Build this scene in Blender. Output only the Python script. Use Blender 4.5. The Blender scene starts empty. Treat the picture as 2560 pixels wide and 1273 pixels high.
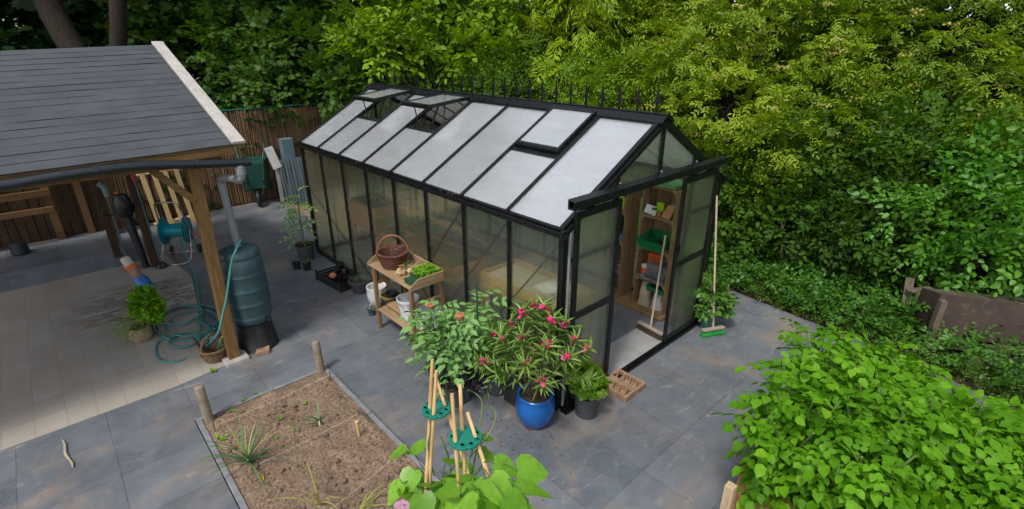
import bpy, math, random
import numpy as np
from mathutils import Vector, Matrix
S = bpy.context.scene
COL = S.collection
PI = math.pi
R = math.radians
rng = np.random.default_rng(11)
random.seed(5)

# ------------------------------------------------------------------ camera, sky, sun, exposure
CAM = np.array([-3.32, -2.882, 3.5884]); YAW, PIT, FPX = .7447, .3915, 1273.94
cd = bpy.data.cameras.new('camera'); cam = bpy.data.objects.new('camera', cd); COL.objects.link(cam)
cam.location = CAM; cam.rotation_euler = (PI/2-PIT, 0, -YAW)
cd.sensor_width = 36; cd.lens = 36*FPX/2560; cd.clip_end = 500; cd.clip_start = .05
S.camera = cam
w = bpy.data.worlds.new('World'); S.world = w; w.use_nodes = True
nt = w.node_tree; nt.nodes.clear()
SUN_EL, SUN_AZ = R(58), R(250)          # azimuth clockwise from +Y
sky = nt.nodes.new('ShaderNodeTexSky'); sky.sky_type = 'NISHITA'; sky.sun_disc = False
sky.sun_elevation = SUN_EL; sky.sun_rotation = SUN_AZ; sky.air_density = 1.0; sky.dust_density = 1.5; sky.ozone_density = 1.0
hs = nt.nodes.new('ShaderNodeHueSaturation'); hs.inputs['Saturation'].default_value = .45
bg = nt.nodes.new('ShaderNodeBackground'); bg.inputs[1].default_value = .12
wo = nt.nodes.new('ShaderNodeOutputWorld')
nt.links.new(sky.outputs[0], hs.inputs['Color']); nt.links.new(hs.outputs[0], bg.inputs[0]); nt.links.new(bg.outputs[0], wo.inputs[0])
sl = bpy.data.lights.new('sun', 'SUN'); sl.energy = 1.5; sl.angle = R(10); sl.color = (1, .95, .87)
so = bpy.data.objects.new('sun', sl); COL.objects.link(so)
sd = Vector((math.sin(SUN_AZ)*math.cos(SUN_EL), math.cos(SUN_AZ)*math.cos(SUN_EL), math.sin(SUN_EL)))
so.rotation_euler = sd.to_track_quat('Z', 'Y').to_euler(); so.location = (0, 0, 20)
S.view_settings.view_transform = 'Standard'; S.view_settings.look = 'None'
S.view_settings.exposure = 1.0; S.view_settings.gamma = 1
S.cycles.use_denoising = True
S.cycles.max_bounces = 10; S.cycles.transparent_max_bounces = 12; S.cycles.transmission_bounces = 8
S.cycles.diffuse_bounces = 4; S.cycles.caustics_reflective = False; S.cycles.caustics_refractive = True
S.cycles.sample_clamp_indirect = 6

# ------------------------------------------------------------------ pixel -> place (for measuring the photograph)
_fw = np.array([math.sin(YAW)*math.cos(PIT), math.cos(YAW)*math.cos(PIT), -math.sin(PIT)])
_rt = np.array([math.cos(YAW), -math.sin(YAW), 0.]); _up = np.cross(_rt, _fw)
def ray(x, y): return _fw*FPX + _rt*(x-1280) - _up*(y-636.5)
def gp(x, y, z=0.):
    d = ray(x, y); return Vector(CAM + d*((z-CAM[2])/d[2]))
def ax(x, y, k, v):
    d = ray(x, y); return Vector(CAM + d*((v-CAM[k])/d[k]))

# ------------------------------------------------------------------ materials
MATS = {}
def newmat(name):
    m = bpy.data.materials.new(name); m.use_nodes = True
    n = m.node_tree.nodes; n.clear()
    out = n.new('ShaderNodeOutputMaterial')
    return m, n, m.node_tree.links, out
def mixrgb(n, l, fac, a, b, mode='MIX'):
    x = n.new('ShaderNodeMix'); x.data_type = 'RGBA'; x.blend_type = mode; x.clamp_factor = True
    for s, v in ((0, fac), (6, a), (7, b)):
        if hasattr(v, 'links'): l.new(v, x.inputs[s])
        elif s == 0: x.inputs[0].default_value = v
        else: x.inputs[s].default_value = (*v[:3], 1)
    return x.outputs[2]
def ramp(n, l, src, p0, p1, c0=(0, 0, 0), c1=(1, 1, 1)):
    r = n.new('ShaderNodeValToRGB'); e = r.color_ramp.elements
    e[0].position = p0; e[1].position = p1; e[0].color = (*c0, 1); e[1].color = (*c1, 1)
    l.new(src, r.inputs[0]); return r.outputs[0]
def noise(n, l, co, scale, detail=4, rough=.55, dist=0.):
    t = n.new('ShaderNodeTexNoise'); t.inputs['Scale'].default_value = scale; t.inputs['Detail'].default_value = detail
    t.inputs['Roughness'].default_value = rough; t.inputs['Distortion'].default_value = dist
    if co is not None: l.new(co, t.inputs['Vector'])
    return t.outputs['Fac']
def mapping(n, l, co, sc=(1, 1, 1), loc=(0, 0, 0), rot=(0, 0, 0)):
    m = n.new('ShaderNodeMapping'); m.inputs['Scale'].default_value = sc; m.inputs['Location'].default_value = loc; m.inputs['Rotation'].default_value = rot
    l.new(co, m.inputs['Vector']); return m.outputs[0]
def objco(n): return n.new('ShaderNodeTexCoord').outputs['Object']
def bump(n, l, h, strength=.3, dist=.01):
    b = n.new('ShaderNodeBump'); b.inputs['Strength'].default_value = strength; b.inputs['Distance'].default_value = dist
    l.new(h, b.inputs['Height']); return b.outputs[0]
def principled(n, l, out, col, rough=.5, metal=0, spec=.5, nrm=None):
    p = n.new('ShaderNodeBsdfPrincipled')
    if hasattr(col, 'links'): l.new(col, p.inputs['Base Color'])
    else: p.inputs['Base Color'].default_value = (*col[:3], 1)
    if hasattr(rough, 'links'): l.new(rough, p.inputs['Roughness'])
    else: p.inputs['Roughness'].default_value = rough
    p.inputs['Metallic'].default_value = metal; p.inputs['Specular IOR Level'].default_value = spec
    if nrm is not None: l.new(nrm, p.inputs['Normal'])
    if out is not None: l.new(p.outputs[0], out.inputs[0])
    return p
def plain(name, col, rough=.5, var=.2, scale=6, bscale=80, bst=.1, metal=0, spec=.5, dirt=0):
    if name in MATS: return MATS[name]
    m, n, l, out = newmat(name); co = objco(n)
    f = noise(n, l, co, scale)
    c = mixrgb(n, l, ramp(n, l, f, .3, .7), [x*(1-var) for x in col], [min(1, x*(1+var)) for x in col])
    if dirt: c = mixrgb(n, l, ramp(n, l, noise(n, l, co, scale*3, 6, .65), .55, .75), c, mixrgb(n, l, dirt, c, (.2, .16, .11)))
    nr = bump(n, l, noise(n, l, co, bscale, 3), bst, .004)
    rr = ramp(n, l, noise(n, l, co, scale*2), .3, .7, (max(.02, rough-.1),)*3, (min(1, rough+.12),)*3)
    principled(n, l, out, c, rr, metal, spec, nr); MATS[name] = m; return m
def wood(name, dark, light, axis=2, rough=.7, grain=1., weather=0., gcol=(.30, .28, .25)):
    if name in MATS: return MATS[name]
    m, n, l, out = newmat(name); co = objco(n)
    oi = n.new('ShaderNodeObjectInfo'); geo = n.new('ShaderNodeNewGeometry')
    ad = n.new('ShaderNodeVectorMath'); ad.operation = 'ADD'; l.new(co, ad.inputs[0])
    cmb = n.new('ShaderNodeCombineXYZ'); mu = n.new('ShaderNodeMath'); mu.operation = 'MULTIPLY'; mu.inputs[1].default_value = 7
    l.new(geo.outputs['Random Per Island'], mu.inputs[0]); l.new(mu.outputs[0], cmb.inputs[axis]); l.new(mu.outputs[0], cmb.inputs[(axis+1) % 3]); l.new(cmb.outputs[0], ad.inputs[1])
    sc = [22*grain]*3; sc[axis] = 1.6*grain
    v = mapping(n, l, ad.outputs[0], sc)
    f = noise(n, l, v, 2.2, 5, .6, .6); f2 = noise(n, l, v, 9, 3, .6)
    c = mixrgb(n, l, ramp(n, l, f, .32, .68), dark, light)
    c = mixrgb(n, l, ramp(n, l, f2, .5, .8), c, mixrgb(n, l, .35, c, [x*.5 for x in dark]))
    br = n.new('ShaderNodeMath'); br.operation = 'MULTIPLY_ADD'; br.inputs[1].default_value = .5; br.inputs[2].default_value = .75
    l.new(geo.outputs['Random Per Island'], br.inputs[0])
    hv = n.new('ShaderNodeHueSaturation'); l.new(br.outputs[0], hv.inputs['Value']); l.new(c, hv.inputs['Color']); c = hv.outputs[0]
    if weather: c = mixrgb(n, l, mixrgb(n, l, weather, (0, 0, 0), ramp(n, l, noise(n, l, co, 5, 6, .7), .35, .65)), c, gcol)
    principled(n, l, out, c, rough, 0, .35, bump(n, l, f, .25, .004)); MATS[name] = m; return m
def leafmat(name, cols, trans=.35, rough=.45, spec=.4, big=.0):
    if name in MATS: return MATS[name]
    m, n, l, out = newmat(name); geo = n.new('ShaderNodeNewGeometry'); co = objco(n)
    r = n.new('ShaderNodeValToRGB'); r.color_ramp.elements[0].color = (*cols[0], 1); r.color_ramp.elements[1].color = (*cols[-1], 1)
    for i, c in enumerate(cols[1:-1]):
        e = r.color_ramp.elements.new((i+1)/(len(cols)-1)); e.color = (*c, 1)
    if big:
        a = n.new('ShaderNodeMath'); a.operation = 'MULTIPLY_ADD'; a.inputs[1].default_value = .5
        b = n.new('ShaderNodeMath'); b.operation = 'MULTIPLY'; b.inputs[1].default_value = .5
        l.new(geo.outputs['Random Per Island'], a.inputs[0]); l.new(ramp(n, l, noise(n, l, co, big, 2), .35, .65), b.inputs[0]); l.new(b.outputs[0], a.inputs[2])
        l.new(a.outputs[0], r.inputs[0])
    else: l.new(geo.outputs['Random Per Island'], r.inputs[0])
    c = mixrgb(n, l, ramp(n, l, noise(n, l, co, 45, 3), .4, .7), r.outputs[0], mixrgb(n, l, .25, r.outputs[0], (.02, .05, .01)))
    p = principled(n, l, None, c, rough, 0, spec)
    t = n.new('ShaderNodeBsdfTranslucent'); hv = n.new('ShaderNodeHueSaturation'); hv.inputs['Saturation'].default_value = 1.15; hv.inputs['Value'].default_value = 1.5
    l.new(c, hv.inputs['Color']); l.new(hv.outputs[0], t.inputs[0])
    mx = n.new('ShaderNodeMixShader'); mx.inputs[0].default_value = trans
    l.new(p.outputs[0], mx.inputs[1]); l.new(t.outputs[0], mx.inputs[2]); l.new(mx.outputs[0], out.inputs[0])
    MATS[name] = m; return m
def panemat(name, tint, diff, clear, rough=.3, gloss_rough=.18, rib=420., axis=1, diffcol=(.8, .83, .84), tshare=.5, ior=1.5, pvar=0.):
    if name in MATS: return MATS[name]
    m, n, l, out = newmat(name); co = objco(n)
    wv = n.new('ShaderNodeTexWave'); wv.bands_direction = 'XYZ'[axis]; wv.inputs['Scale'].default_value = rib/20; l.new(co, wv.inputs['Vector'])
    nr = bump(n, l, wv.outputs['Fac'], .12, .002)
    st = ramp(n, l, noise(n, l, mapping(n, l, co, (3, 1.2, 1.2)), 2.2, 5, .6, .5), .3, .75)
    rf = n.new('ShaderNodeBsdfRefraction'); rf.inputs['IOR'].default_value = 1.12; rf.inputs['Roughness'].default_value = rough; rf.inputs['Color'].default_value = (*tint, 1)
    tp = n.new('ShaderNodeBsdfTransparent'); tp.inputs[0].default_value = (*tint, 1)
    a = n.new('ShaderNodeMixShader'); a.inputs[0].default_value = clear; l.new(rf.outputs[0], a.inputs[1]); l.new(tp.outputs[0], a.inputs[2])
    df = n.new('ShaderNodeBsdfDiffuse'); tl = n.new('ShaderNodeBsdfTranslucent')
    dc = mixrgb(n, l, st, [x*.93 for x in diffcol], diffcol)
    l.new(dc, df.inputs[0]); l.new(dc, tl.inputs[0]); l.new(nr, df.inputs['Normal'])
    d = n.new('ShaderNodeMixShader'); d.inputs[0].default_value = tshare; l.new(df.outputs[0], d.inputs[1]); l.new(tl.outputs[0], d.inputs[2])
    b = n.new('ShaderNodeMixShader'); l.new(a.outputs[0], b.inputs[1]); l.new(d.outputs[0], b.inputs[2])
    mr = n.new('ShaderNodeMath'); mr.operation = 'MULTIPLY_ADD'; mr.inputs[1].default_value = diff*.12; mr.inputs[2].default_value = diff*.94; l.new(st, mr.inputs[0]); oi = n.new('ShaderNodeObjectInfo'); pv = n.new('ShaderNodeMath'); pv.operation = 'MULTIPLY_ADD'; pv.inputs[1].default_value = pvar; pv.inputs[2].default_value = 1-pvar/2; l.new(oi.outputs['Random'], pv.inputs[0]); pm_ = n.new('ShaderNodeMath'); pm_.operation = 'MULTIPLY'; l.new(mr.outputs[0], pm_.inputs[0]); l.new(pv.outputs[0], pm_.inputs[1]); l.new(pm_.outputs[0], b.inputs[0])
    g = n.new('ShaderNodeBsdfGlossy'); g.inputs['Roughness'].default_value = gloss_rough; g.inputs[0].default_value = (1, 1, 1, 1); l.new(nr, g.inputs['Normal'])
    lw = n.new('ShaderNodeLayerWeight'); lw.inputs[0].default_value = .5; pw_ = n.new('ShaderNodeMath'); pw_.operation = 'POWER'; pw_.inputs[1].default_value = 4; l.new(lw.outputs['Facing'], pw_.inputs[0])
    fr = n.new('ShaderNodeMath'); fr.operation = 'MULTIPLY_ADD'; fr.inputs[1].default_value = .8; fr.inputs[2].default_value = (ior-1)**2/(ior+1)**2; l.new(pw_.outputs[0], fr.inputs[0])
    e = n.new('ShaderNodeMixShader'); l.new(fr.outputs[0], e.inputs[0]); l.new(b.outputs[0], e.inputs[1]); l.new(g.outputs[0], e.inputs[2])
    l.new(e.outputs[0], out.inputs[0]); MATS[name] = m; return m

# ------------------------------------------------------------------ mesh helpers
def basis(d, up=(0, 0, 1)):
    z = Vector(d).normalized(); u = Vector(up)
    if abs(z.dot(u)) > .98: u = Vector((1, 0, 0))
    x = u.cross(z).normalized(); return x, z.cross(x), z
class MB:
    def __init__(s): s.v = []; s.f = []
    def add(s, V, F):
        o = len(s.v); s.v += [tuple(p) for p in V]; s.f += [tuple(i+o for i in f) for f in F]; return s
    def box(s, c, d, rot=None):
        hx, hy, hz = d[0]/2, d[1]/2, d[2]/2
        V = [Vector((sx*hx, sy*hy, sz*hz)) for sx, sy, sz in ((-1,-1,-1),(1,-1,-1),(1,1,-1),(-1,1,-1),(-1,-1,1),(1,-1,1),(1,1,1),(-1,1,1))]
        if rot is not None:
            m = rot if isinstance(rot, Matrix) else Matrix.Rotation(rot, 3, 'Z'); V = [m @ p for p in V]
        c = Vector(c); return s.add([p+c for p in V], [(0,3,2,1),(4,5,6,7),(0,1,5,4),(1,2,6,5),(2,3,7,6),(3,0,4,7)])
    def b2(s, lo, hi): return s.box([(a+b)/2 for a, b in zip(lo, hi)], [b-a for a, b in zip(lo, hi)])
    def bar(s, p, q, w, h, up=(0, 0, 1)):
        p, q = Vector(p), Vector(q); x, y, z = basis(q-p, up); m = Matrix((x, y, z)).transposed()
        return s.box((p+q)/2, (w, h, (q-p).length), m)
    def prism(s, poly, d):
        """extrude polygon (3-D points, CCW seen against d) by vector d"""
        n = len(poly); d = Vector(d); V = [Vector(p) for p in poly]; nn = Vector((0, 0, 0))
        for i in range(n): nn += V[i].cross(V[(i+1) % n])
        if nn.dot(d) < 0: V = V[::-1]
        V += [p+d for p in V]
        return s.add(V, [tuple(range(n-1, -1, -1)), tuple(range(n, 2*n))]+[(i, (i+1) % n, n+(i+1) % n, n+i) for i in range(n)])
    def tube(s, pts, r, n=8, cap=True, close=False):
        P = [Vector(p) for p in pts]; k = len(P); rr = r if hasattr(r, '__len__') else [r]*k
        V = []; u = None
        for i in range(k):
            t = (P[(i+1) % k]-P[i-1]) if close else (P[min(i+1, k-1)]-P[max(i-1, 0)])
            if t.length < 1e-9: t = Vector((0, 0, 1))
            t.normalize()
            if u is None: u = basis(t)[0]
            u = (u-t*u.dot(t)); u = u.normalized() if u.length > 1e-6 else basis(t)[0]
            v = t.cross(u)
            V += [P[i]+(u*math.cos(a)+v*math.sin(a))*rr[i] for a in (2*PI*j/n for j in range(n))]
        F = []
        for i in range(k if close else k-1):
            a, b = i*n, ((i+1) % k)*n
            F += [(a+j, a+(j+1) % n, b+(j+1) % n, b+j) for j in range(n)]
        if cap and not close: F += [tuple(range(n-1, -1, -1)), tuple((k-1)*n+j for j in range(n))]
        return s.add(V, F)
    def lathe(s, prof, n=28, c=(0, 0, 0), m=None):
        V = []; F = []; k = len(prof); c = Vector(c)
        for r, z in prof: V += [Vector((r*math.cos(2*PI*j/n), r*math.sin(2*PI*j/n), z)) for j in range(n)]
        for i in range(k-1): F += [(i*n+j, i*n+(j+1) % n, (i+1)*n+(j+1) % n, (i+1)*n+j) for j in range(n)]
        if prof[0][0] > 1e-4: F.append(tuple(range(n-1, -1, -1)))
        if prof[-1][0] > 1e-4: F.append(tuple((k-1)*n+j for j in range(n)))
        if m is not None: V = [m @ p for p in V]
        return s.add([p+c for p in V], F)
    def build(s, name, mat, parent=None, smooth=False, bev=0., loc=None, auto=True):
        me = bpy.data.meshes.new(name); me.from_pydata(s.v, [], s.f); me.materials.append(mat); me.update()
        o = bpy.data.objects.new(name, me); COL.objects.link(o)
        if parent is not None: o.parent = parent
        if loc is not None: o.location = loc
        if smooth:
            me.shade_smooth()
            me.set_sharp_from_angle(angle=R(50))
        if bev:
            b = o.modifiers.new('bevel', 'BEVEL'); b.width = bev; b.segments = 2; b.limit_method = 'ANGLE'
        return o
def catmull(pts, per=8, close=False):
    P = [Vector(p) for p in pts]; k = len(P); out = []
    for i in range(k if close else k-1):
        a, b, c, d = (P[(i-1) % k], P[i], P[(i+1) % k], P[(i+2) % k]) if close else (P[max(i-1, 0)], P[i], P[i+1], P[min(i+2, k-1)])
        for j in range(per):
            t = j/per
            out.append(.5*((2*b)+(c-a)*t+(2*a-5*b+4*c-d)*t*t+(3*b-a-3*c+d)*t**3))
    if not close: out.append(P[-1])
    return out
def tag(o, label=None, cat=None, group=None, kind=None):
    if label: o['label'] = label
    if cat: o['category'] = cat
    if group: o['group'] = group
    if kind: o['kind'] = kind
    return o
def thing(name, label, cat, loc=(0, 0, 0), rz=0, group=None):
    o = bpy.data.objects.new(name, None); COL.objects.link(o); o.location = loc; o.rotation_euler = (0, 0, rz); o.empty_display_size = .1
    return tag(o, label, cat, group)
def dup(o, parent=None, loc=None, rz=None, label=None):
    c = o.copy(); COL.objects.link(c)
    if parent is not None: c.parent = parent
    for ch in list(o.children): dup(ch, c)
    if loc is not None: c.location = loc
    if rz is not None: c.rotation_euler = (0, 0, rz)
    if label: c['label'] = label
    return c

# ------------------------------------------------------------------ leaves
def nz(a): return a/np.maximum(np.linalg.norm(a, axis=-1, keepdims=True), 1e-9)
def tpl_profile(ts, ws, fold=.12, curl=.1, back=0.):
    """leaf along +X: rib points at ts, half widths ws (first and last are 0)"""
    V = []; F = []; idx = []
    for t, w_ in zip(ts, ws):
        z = -curl*t*t
        if w_ <= 0: V.append((t, 0, z)); idx.append((len(V)-1,)*3)
        else:
            V += [(t, 0, z), (t-back*(1-t), -w_, z+fold*w_*2), (t-back*(1-t), w_, z+fold*w_*2)]; idx.append((len(V)-3, len(V)-2, len(V)-1))
    for a, b in zip(idx[:-1], idx[1:]):
        for k in (1, 2):
            q = [a[0], a[k], b[k], b[0]]; q = [x for i, x in enumerate(q) if x not in q[:i]]
            F.append(tuple(q if k == 1 else q[::-1]))
    return np.array(V, float), F
def tpl_lobed(pts, fold=.06):
    V = [(.3, 0, -.02)]+[(x, y, fold*abs(y)-.08*x*x) for x, y in pts]; n = len(pts)
    return np.array(V, float), [(0, 1+i, 1+(i+1) % n) for i in range(n)]
TPL = {
 'd': (np.array([(0,0,0),(.42,-.5,.09),(1,0,-.08),(.42,.5,.09)], float), [(0,1,2),(0,2,3)]),
 'o': tpl_profile([0,.22,.6,1], [0,.42,.42,0], .12, .14),
 'r': tpl_profile([0,.12,.42,.78,1], [0,.40,.52,.32,0], .1, .14),
 'l': tpl_profile([0,.3,.7,1], [0,.5,.42,0], .18, .22),
 'h': tpl_profile([0,.05,.2,.4,.6,.8,.93,1], [0,.30,.50,.53,.42,.24,.09,0], .10, .20, .13),
 'm': tpl_lobed([(0,0),(.05,-.28),(.38,-.5),(.42,-.28),(.75,-.36),(.68,-.14),(1,0),(.68,.14),(.75,.36),(.42,.28),(.38,.5),(.05,.28)]),
 't': tpl_lobed([(0,0),(.12,-.34),(.3,-.3),(.36,-.5),(.52,-.3),(.62,-.36),(.72,-.16),(1,0),(.72,.16),(.62,.36),(.52,.3),(.36,.5),(.3,.3),(.12,.34)], .2),
}
class Leaves:
    def __init__(s): s.P = []; s.X = []; s.N = []; s.L = []; s.W = []
    def add(s, P, X, N, L, W):
        P = np.atleast_2d(np.asarray(P, float)); k = len(P)
        s.P.append(P); s.X.append(np.broadcast_to(np.asarray(X, float), (k, 3)).copy()); s.N.append(np.broadcast_to(np.asarray(N, float), (k, 3)).copy())
        s.L.append(np.broadcast_to(np.asarray(L, float), (k,)).copy()); s.W.append(np.broadcast_to(np.asarray(W, float), (k,)).copy()); return s
    def arr(s): return [np.concatenate(a) for a in (s.P, s.X, s.N, s.L, s.W)]
    def count(s): return sum(len(p) for p in s.P)
    def build(s, name, tpl, mat, parent=None, smooth=True):
        return leafmesh(name, tpl, s.arr(), mat, parent, smooth)
def np_mesh(name, V, loops, counts, mat, parent=None, smooth=False):
    me = bpy.data.meshes.new(name); me.vertices.add(len(V)); me.vertices.foreach_set('co', V.astype(np.float32).ravel())
    me.loops.add(len(loops)); me.loops.foreach_set('vertex_index', loops.astype(np.int32))
    me.polygons.add(len(counts)); st = np.zeros(len(counts), np.int32); st[1:] = np.cumsum(counts)[:-1]
    me.polygons.foreach_set('loop_start', st)
    if smooth: me.polygons.foreach_set('use_smooth', np.ones(len(counts), bool))
    me.update(calc_edges=True); me.validate(); me.materials.append(mat)
    o = bpy.data.objects.new(name, me); COL.objects.link(o)
    if parent is not None: o.parent = parent
    return o
def leafmesh(name, tpl, arr, mat, parent=None, smooth=True):
    P, X, N, L, W = arr; tv, tf = TPL[tpl]
    X = nz(X); N = N-(N*X).sum(1, keepdims=True)*X; N = nz(N); Y = np.cross(N, X)
    V = P[:, None, :]+L[:, None, None]*(tv[None, :, 0:1]*X[:, None, :]+tv[None, :, 2:3]*N[:, None, :])+W[:, None, None]*tv[None, :, 1:2]*Y[:, None, :]
    k = len(P); nv = len(tv); fl = np.concatenate([np.array(f) for f in tf]); fc = np.array([len(f) for f in tf])
    loops = (fl[None, :]+(np.arange(k)*nv)[:, None]).ravel(); counts = np.tile(fc, k)
    return np_mesh(name, V.reshape(-1, 3), loops, counts, mat, parent, smooth)
# --- sprays: (P, X, N, L, W) in a local frame, twig along +X, up +Z
def sp_broad(g, T=.5, twigs=3, per=6, L=.1, asp=.62, spread=.6):
    lv = Leaves()
    for k in range(twigs):
        yaw = (k-(twigs-1)/2)*spread+g.normal(0, .15); st = 0 if k == (twigs-1)//2 else T*.25; ln = T*(1 if k == (twigs-1)//2 else .7)
        dx = np.array([math.cos(yaw), math.sin(yaw), g.normal(0, .15)])
        for i in range(per):
            t = (i+.6)/per; sd = 1 if i % 2 else -1; a = yaw+sd*(R(50)+g.normal(0, .2)) if i < per-1 else yaw
            p = np.array([st, 0, 0])+dx*ln*t+np.array([0, 0, -.22*T*t*t])
            l_ = L*g.uniform(.7, 1.2)
            lv.add(p, [math.cos(a), math.sin(a), -.25+g.normal(0, .25)], [g.normal(0, .3), g.normal(0, .3), 1], l_, l_*asp*g.uniform(.85, 1.1))
    return lv.arr()
def sp_pinnate(g, n=4, L=.22, leaf=.09, pairs=3, asp=.45, droop=.3):
    lv = Leaves()
    for k in range(n):
        yaw = (k-(n-1)/2)*(2.2/n)+g.normal(0, .25); pt = g.normal(.1, .25); d = np.array([math.cos(yaw)*math.cos(pt), math.sin(yaw)*math.cos(pt), math.sin(pt)])
        sdv = nz(np.cross([0, 0, 1], d)); ll = L*g.uniform(.75, 1.2); tilt = g.normal(0, .35); sdv = sdv*math.cos(tilt)+np.array([0, 0, math.sin(tilt)])
        for i in range(pairs+1):
            t = .35+.65*i/pairs; p = d*ll*t+np.array([0, 0, -droop*ll*t*t]); fwd = d+np.array([0, 0, -2*droop*t]); nm = np.cross(fwd, sdv)
            if i == pairs: lv.add(p, fwd, nm+g.normal(0, .15, 3), leaf*1.1, leaf*asp*1.1)
            else:
                for sd in (-1, 1):
                    l_ = leaf*g.uniform(.8, 1.1)*(.75+.4*t)
                    lv.add(p, fwd*.55+sdv*sd*.85+g.normal(0, .1, 3), nm+g.normal(0, .2, 3), l_, l_*asp)
    return lv.arr()
def sp_fan(g, T=.35, n=7, L=.07, asp=.3):
    lv = Leaves()
    for i in range(n):
        t = (i+1)/n; p0 = np.array([T*t, 0, -.35*T*t*t])
        for sd in (-1, 1):
            a = sd*R(42)+g.normal(0, .1); ln = T*.5*(1.15-t)+.04
            for j in range(3):
                q = p0+np.array([math.cos(a), math.sin(a), -.3])*ln*j/3
                l_ = L*g.uniform(.8, 1.25)
                lv.add(q, [math.cos(a*(.5+.2*j)), math.sin(a*(.5+.2*j)), -.35+g.normal(0, .2)], [g.normal(0, .35), g.normal(0, .35), 1], l_, l_*asp)
        lv.add(p0, [1, 0, -.7*t], [0, g.normal(0, .2), 1], L, L*asp)
    return lv.arr()
def place(lib, O, Xd, Zd, sc, g):
    """stamp sprays of lib at origins O with axes Xd (twig) and Zd (up)"""
    O = np.asarray(O, float); Xd = nz(np.asarray(Xd, float)); Zd = np.asarray(Zd, float); Zd = nz(Zd-(Zd*Xd).sum(1, keepdims=True)*Xd); Yd = np.cross(Zd, Xd)
    Rm = np.stack([Xd, Yd, Zd], 2); which = g.integers(0, len(lib), len(O)); lv = Leaves()
    for k, (P, X, N, L, W) in enumerate(lib):
        s = np.where(which == k)[0]
        if not len(s): continue
        r, o, c = Rm[s], O[s], np.broadcast_to(sc, (len(O),))[s]
        tr = lambda A: np.einsum('nij,mj->nmi', r, A)
        lv.add((o[:, None, :]+c[:, None, None]*tr(P)).reshape(-1, 3), tr(X).reshape(-1, 3), tr(N).reshape(-1, 3), (c[:, None]*L[None]).ravel(), (c[:, None]*W[None]).ravel())
    return lv
def crown_pts(lobes, n, g, inner=.25, zmin=None):
    lb = np.array(lobes, float); ar = (lb[:, 3]*lb[:, 4]*lb[:, 5])**(2/3); pk = g.choice(len(lb), n, p=ar/ar.sum())
    d = nz(g.normal(0, 1, (n, 3))); rad = np.where(g.random(n) < inner, g.uniform(.35, .8, n), g.uniform(.82, 1.08, n))
    P = lb[pk, :3]+d*lb[pk, 3:]*rad[:, None]; o = nz(d/lb[pk, 3:])
    ins = np.zeros(n, bool)
    for i, q in enumerate(lb):
        ins |= (pk != i) & ((((P-q[:3])/q[3:])**2).sum(1) < .5)
    ok = ~ins if zmin is None else (~ins & (P[:, 2] > zmin))
    return P[ok], o[ok]
def crown(name, lobes, n, lib, tpl, mat, parent, g, up=.15, jit=.45, sc=(.8, 1.25), zmin=None, inner=.25, flat=.5):
    P, o = crown_pts(lobes, n, g, inner, zmin); k = len(P)
    X = o+np.array([0, 0, up])+g.normal(0, jit, (k, 3)); Z = np.array([0, 0, 1.])+o*flat+g.normal(0, .3, (k, 3))
    return place(lib, P, X, Z, g.uniform(*sc, k), g).build(name, tpl, mat, parent)
LIB = {
 'hazel': [sp_broad(rng, .55, 3, 6, .125, .74) for _ in range(6)],
 'maple': [sp_broad(rng, .5, 3, 4, .17, 1.0) for _ in range(6)],
 'small': [sp_broad(rng, .42, 3, 8, .06, .6) for _ in range(6)],
 'mid': [sp_broad(rng, .5, 3, 7, .09, .62) for _ in range(6)],
 'elder': [sp_pinnate(rng, 5, .22, .075, 3, .42) for _ in range(6)],
 'thuja': [sp_fan(rng, .42, 6, .105, .26) for _ in range(6)],
 'potted': [sp_broad(rng, .13, 3, 4, .075, .72) for _ in range(6)],
 'lance': [sp_broad(rng, .4, 3, 7, .12, .26, .8) for _ in range(6)],
}
GREEN = {
 'hazel': [(.09,.18,.006),(.15,.27,.010),(.23,.37,.02)],
 'dark': [(.012,.032,.006),(.022,.052,.008),(.038,.08,.012)],
 'maple': [(.03,.075,.010),(.05,.115,.013),(.085,.17,.02)],
 'thuja': [(.08,.15,.004),(.19,.29,.006),(.31,.41,.012)],
 'elder': [(.10,.185,.007),(.18,.28,.011),(.31,.385,.024)],
 'hedge': [(.03,.08,.004),(.06,.14,.007),(.11,.22,.012)],
 'bright': [(.10,.19,.007),(.15,.28,.010),(.22,.37,.02)],
}
# ------------------------------------------------------------------ shared materials
black = plain('black_powder_coat', (.006, .0065, .007), .3, .25, 5, 90, .04, spec=.35)
blackpl = plain('black_plastic', (.014, .015, .017), .4, .3, 10, 60, .08)
greypl = plain('anthracite_plastic', (.05, .053, .058), .5, .2, 8, 60, .06, dirt=.3)
greyfab = plain('grey_pipe_plastic', (.2, .215, .225), .45, .12, 5, 40, .04, dirt=.25)
potsoil = plain('potting_soil', (.035, .024, .016), .95, .5, 40, 90, .8)
treated = wood('treated_timber', (.12, .062, .018), (.25, .14, .045), 2)
treatedx = wood('treated_timber_beam', (.12, .062, .018), (.25, .14, .045), 0)
pine = wood('bench_pine', (.21, .125, .058), (.40, .27, .145), 1, weather=.3, gcol=(.34, .28, .21))
pinez = wood('bench_pine_upright', (.16, .085, .035), (.31, .19, .09), 2)
crw = wood('crate_wood', (.15, .085, .038), (.32, .2, .10), 1)
crwz = wood('crate_wood_upright', (.15, .085, .038), (.32, .2, .10), 2)
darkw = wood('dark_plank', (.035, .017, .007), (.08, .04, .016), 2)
darkwx = wood('dark_rail', (.07, .035, .013), (.15, .08, .03), 0)
bamboo = wood('bamboo_cane', (.36, .22, .085), (.62, .42, .2), 2, .45, .6)
stakew = wood('weathered_stake', (.10, .072, .04), (.22, .165, .10), 2, weather=.5)
bark = wood('bark', (.010, .007, .0045), (.03, .02, .012), 2, .9, .35)
stemg = plain('green_stem', (.09, .15, .03), .6, .3, 12)
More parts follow.
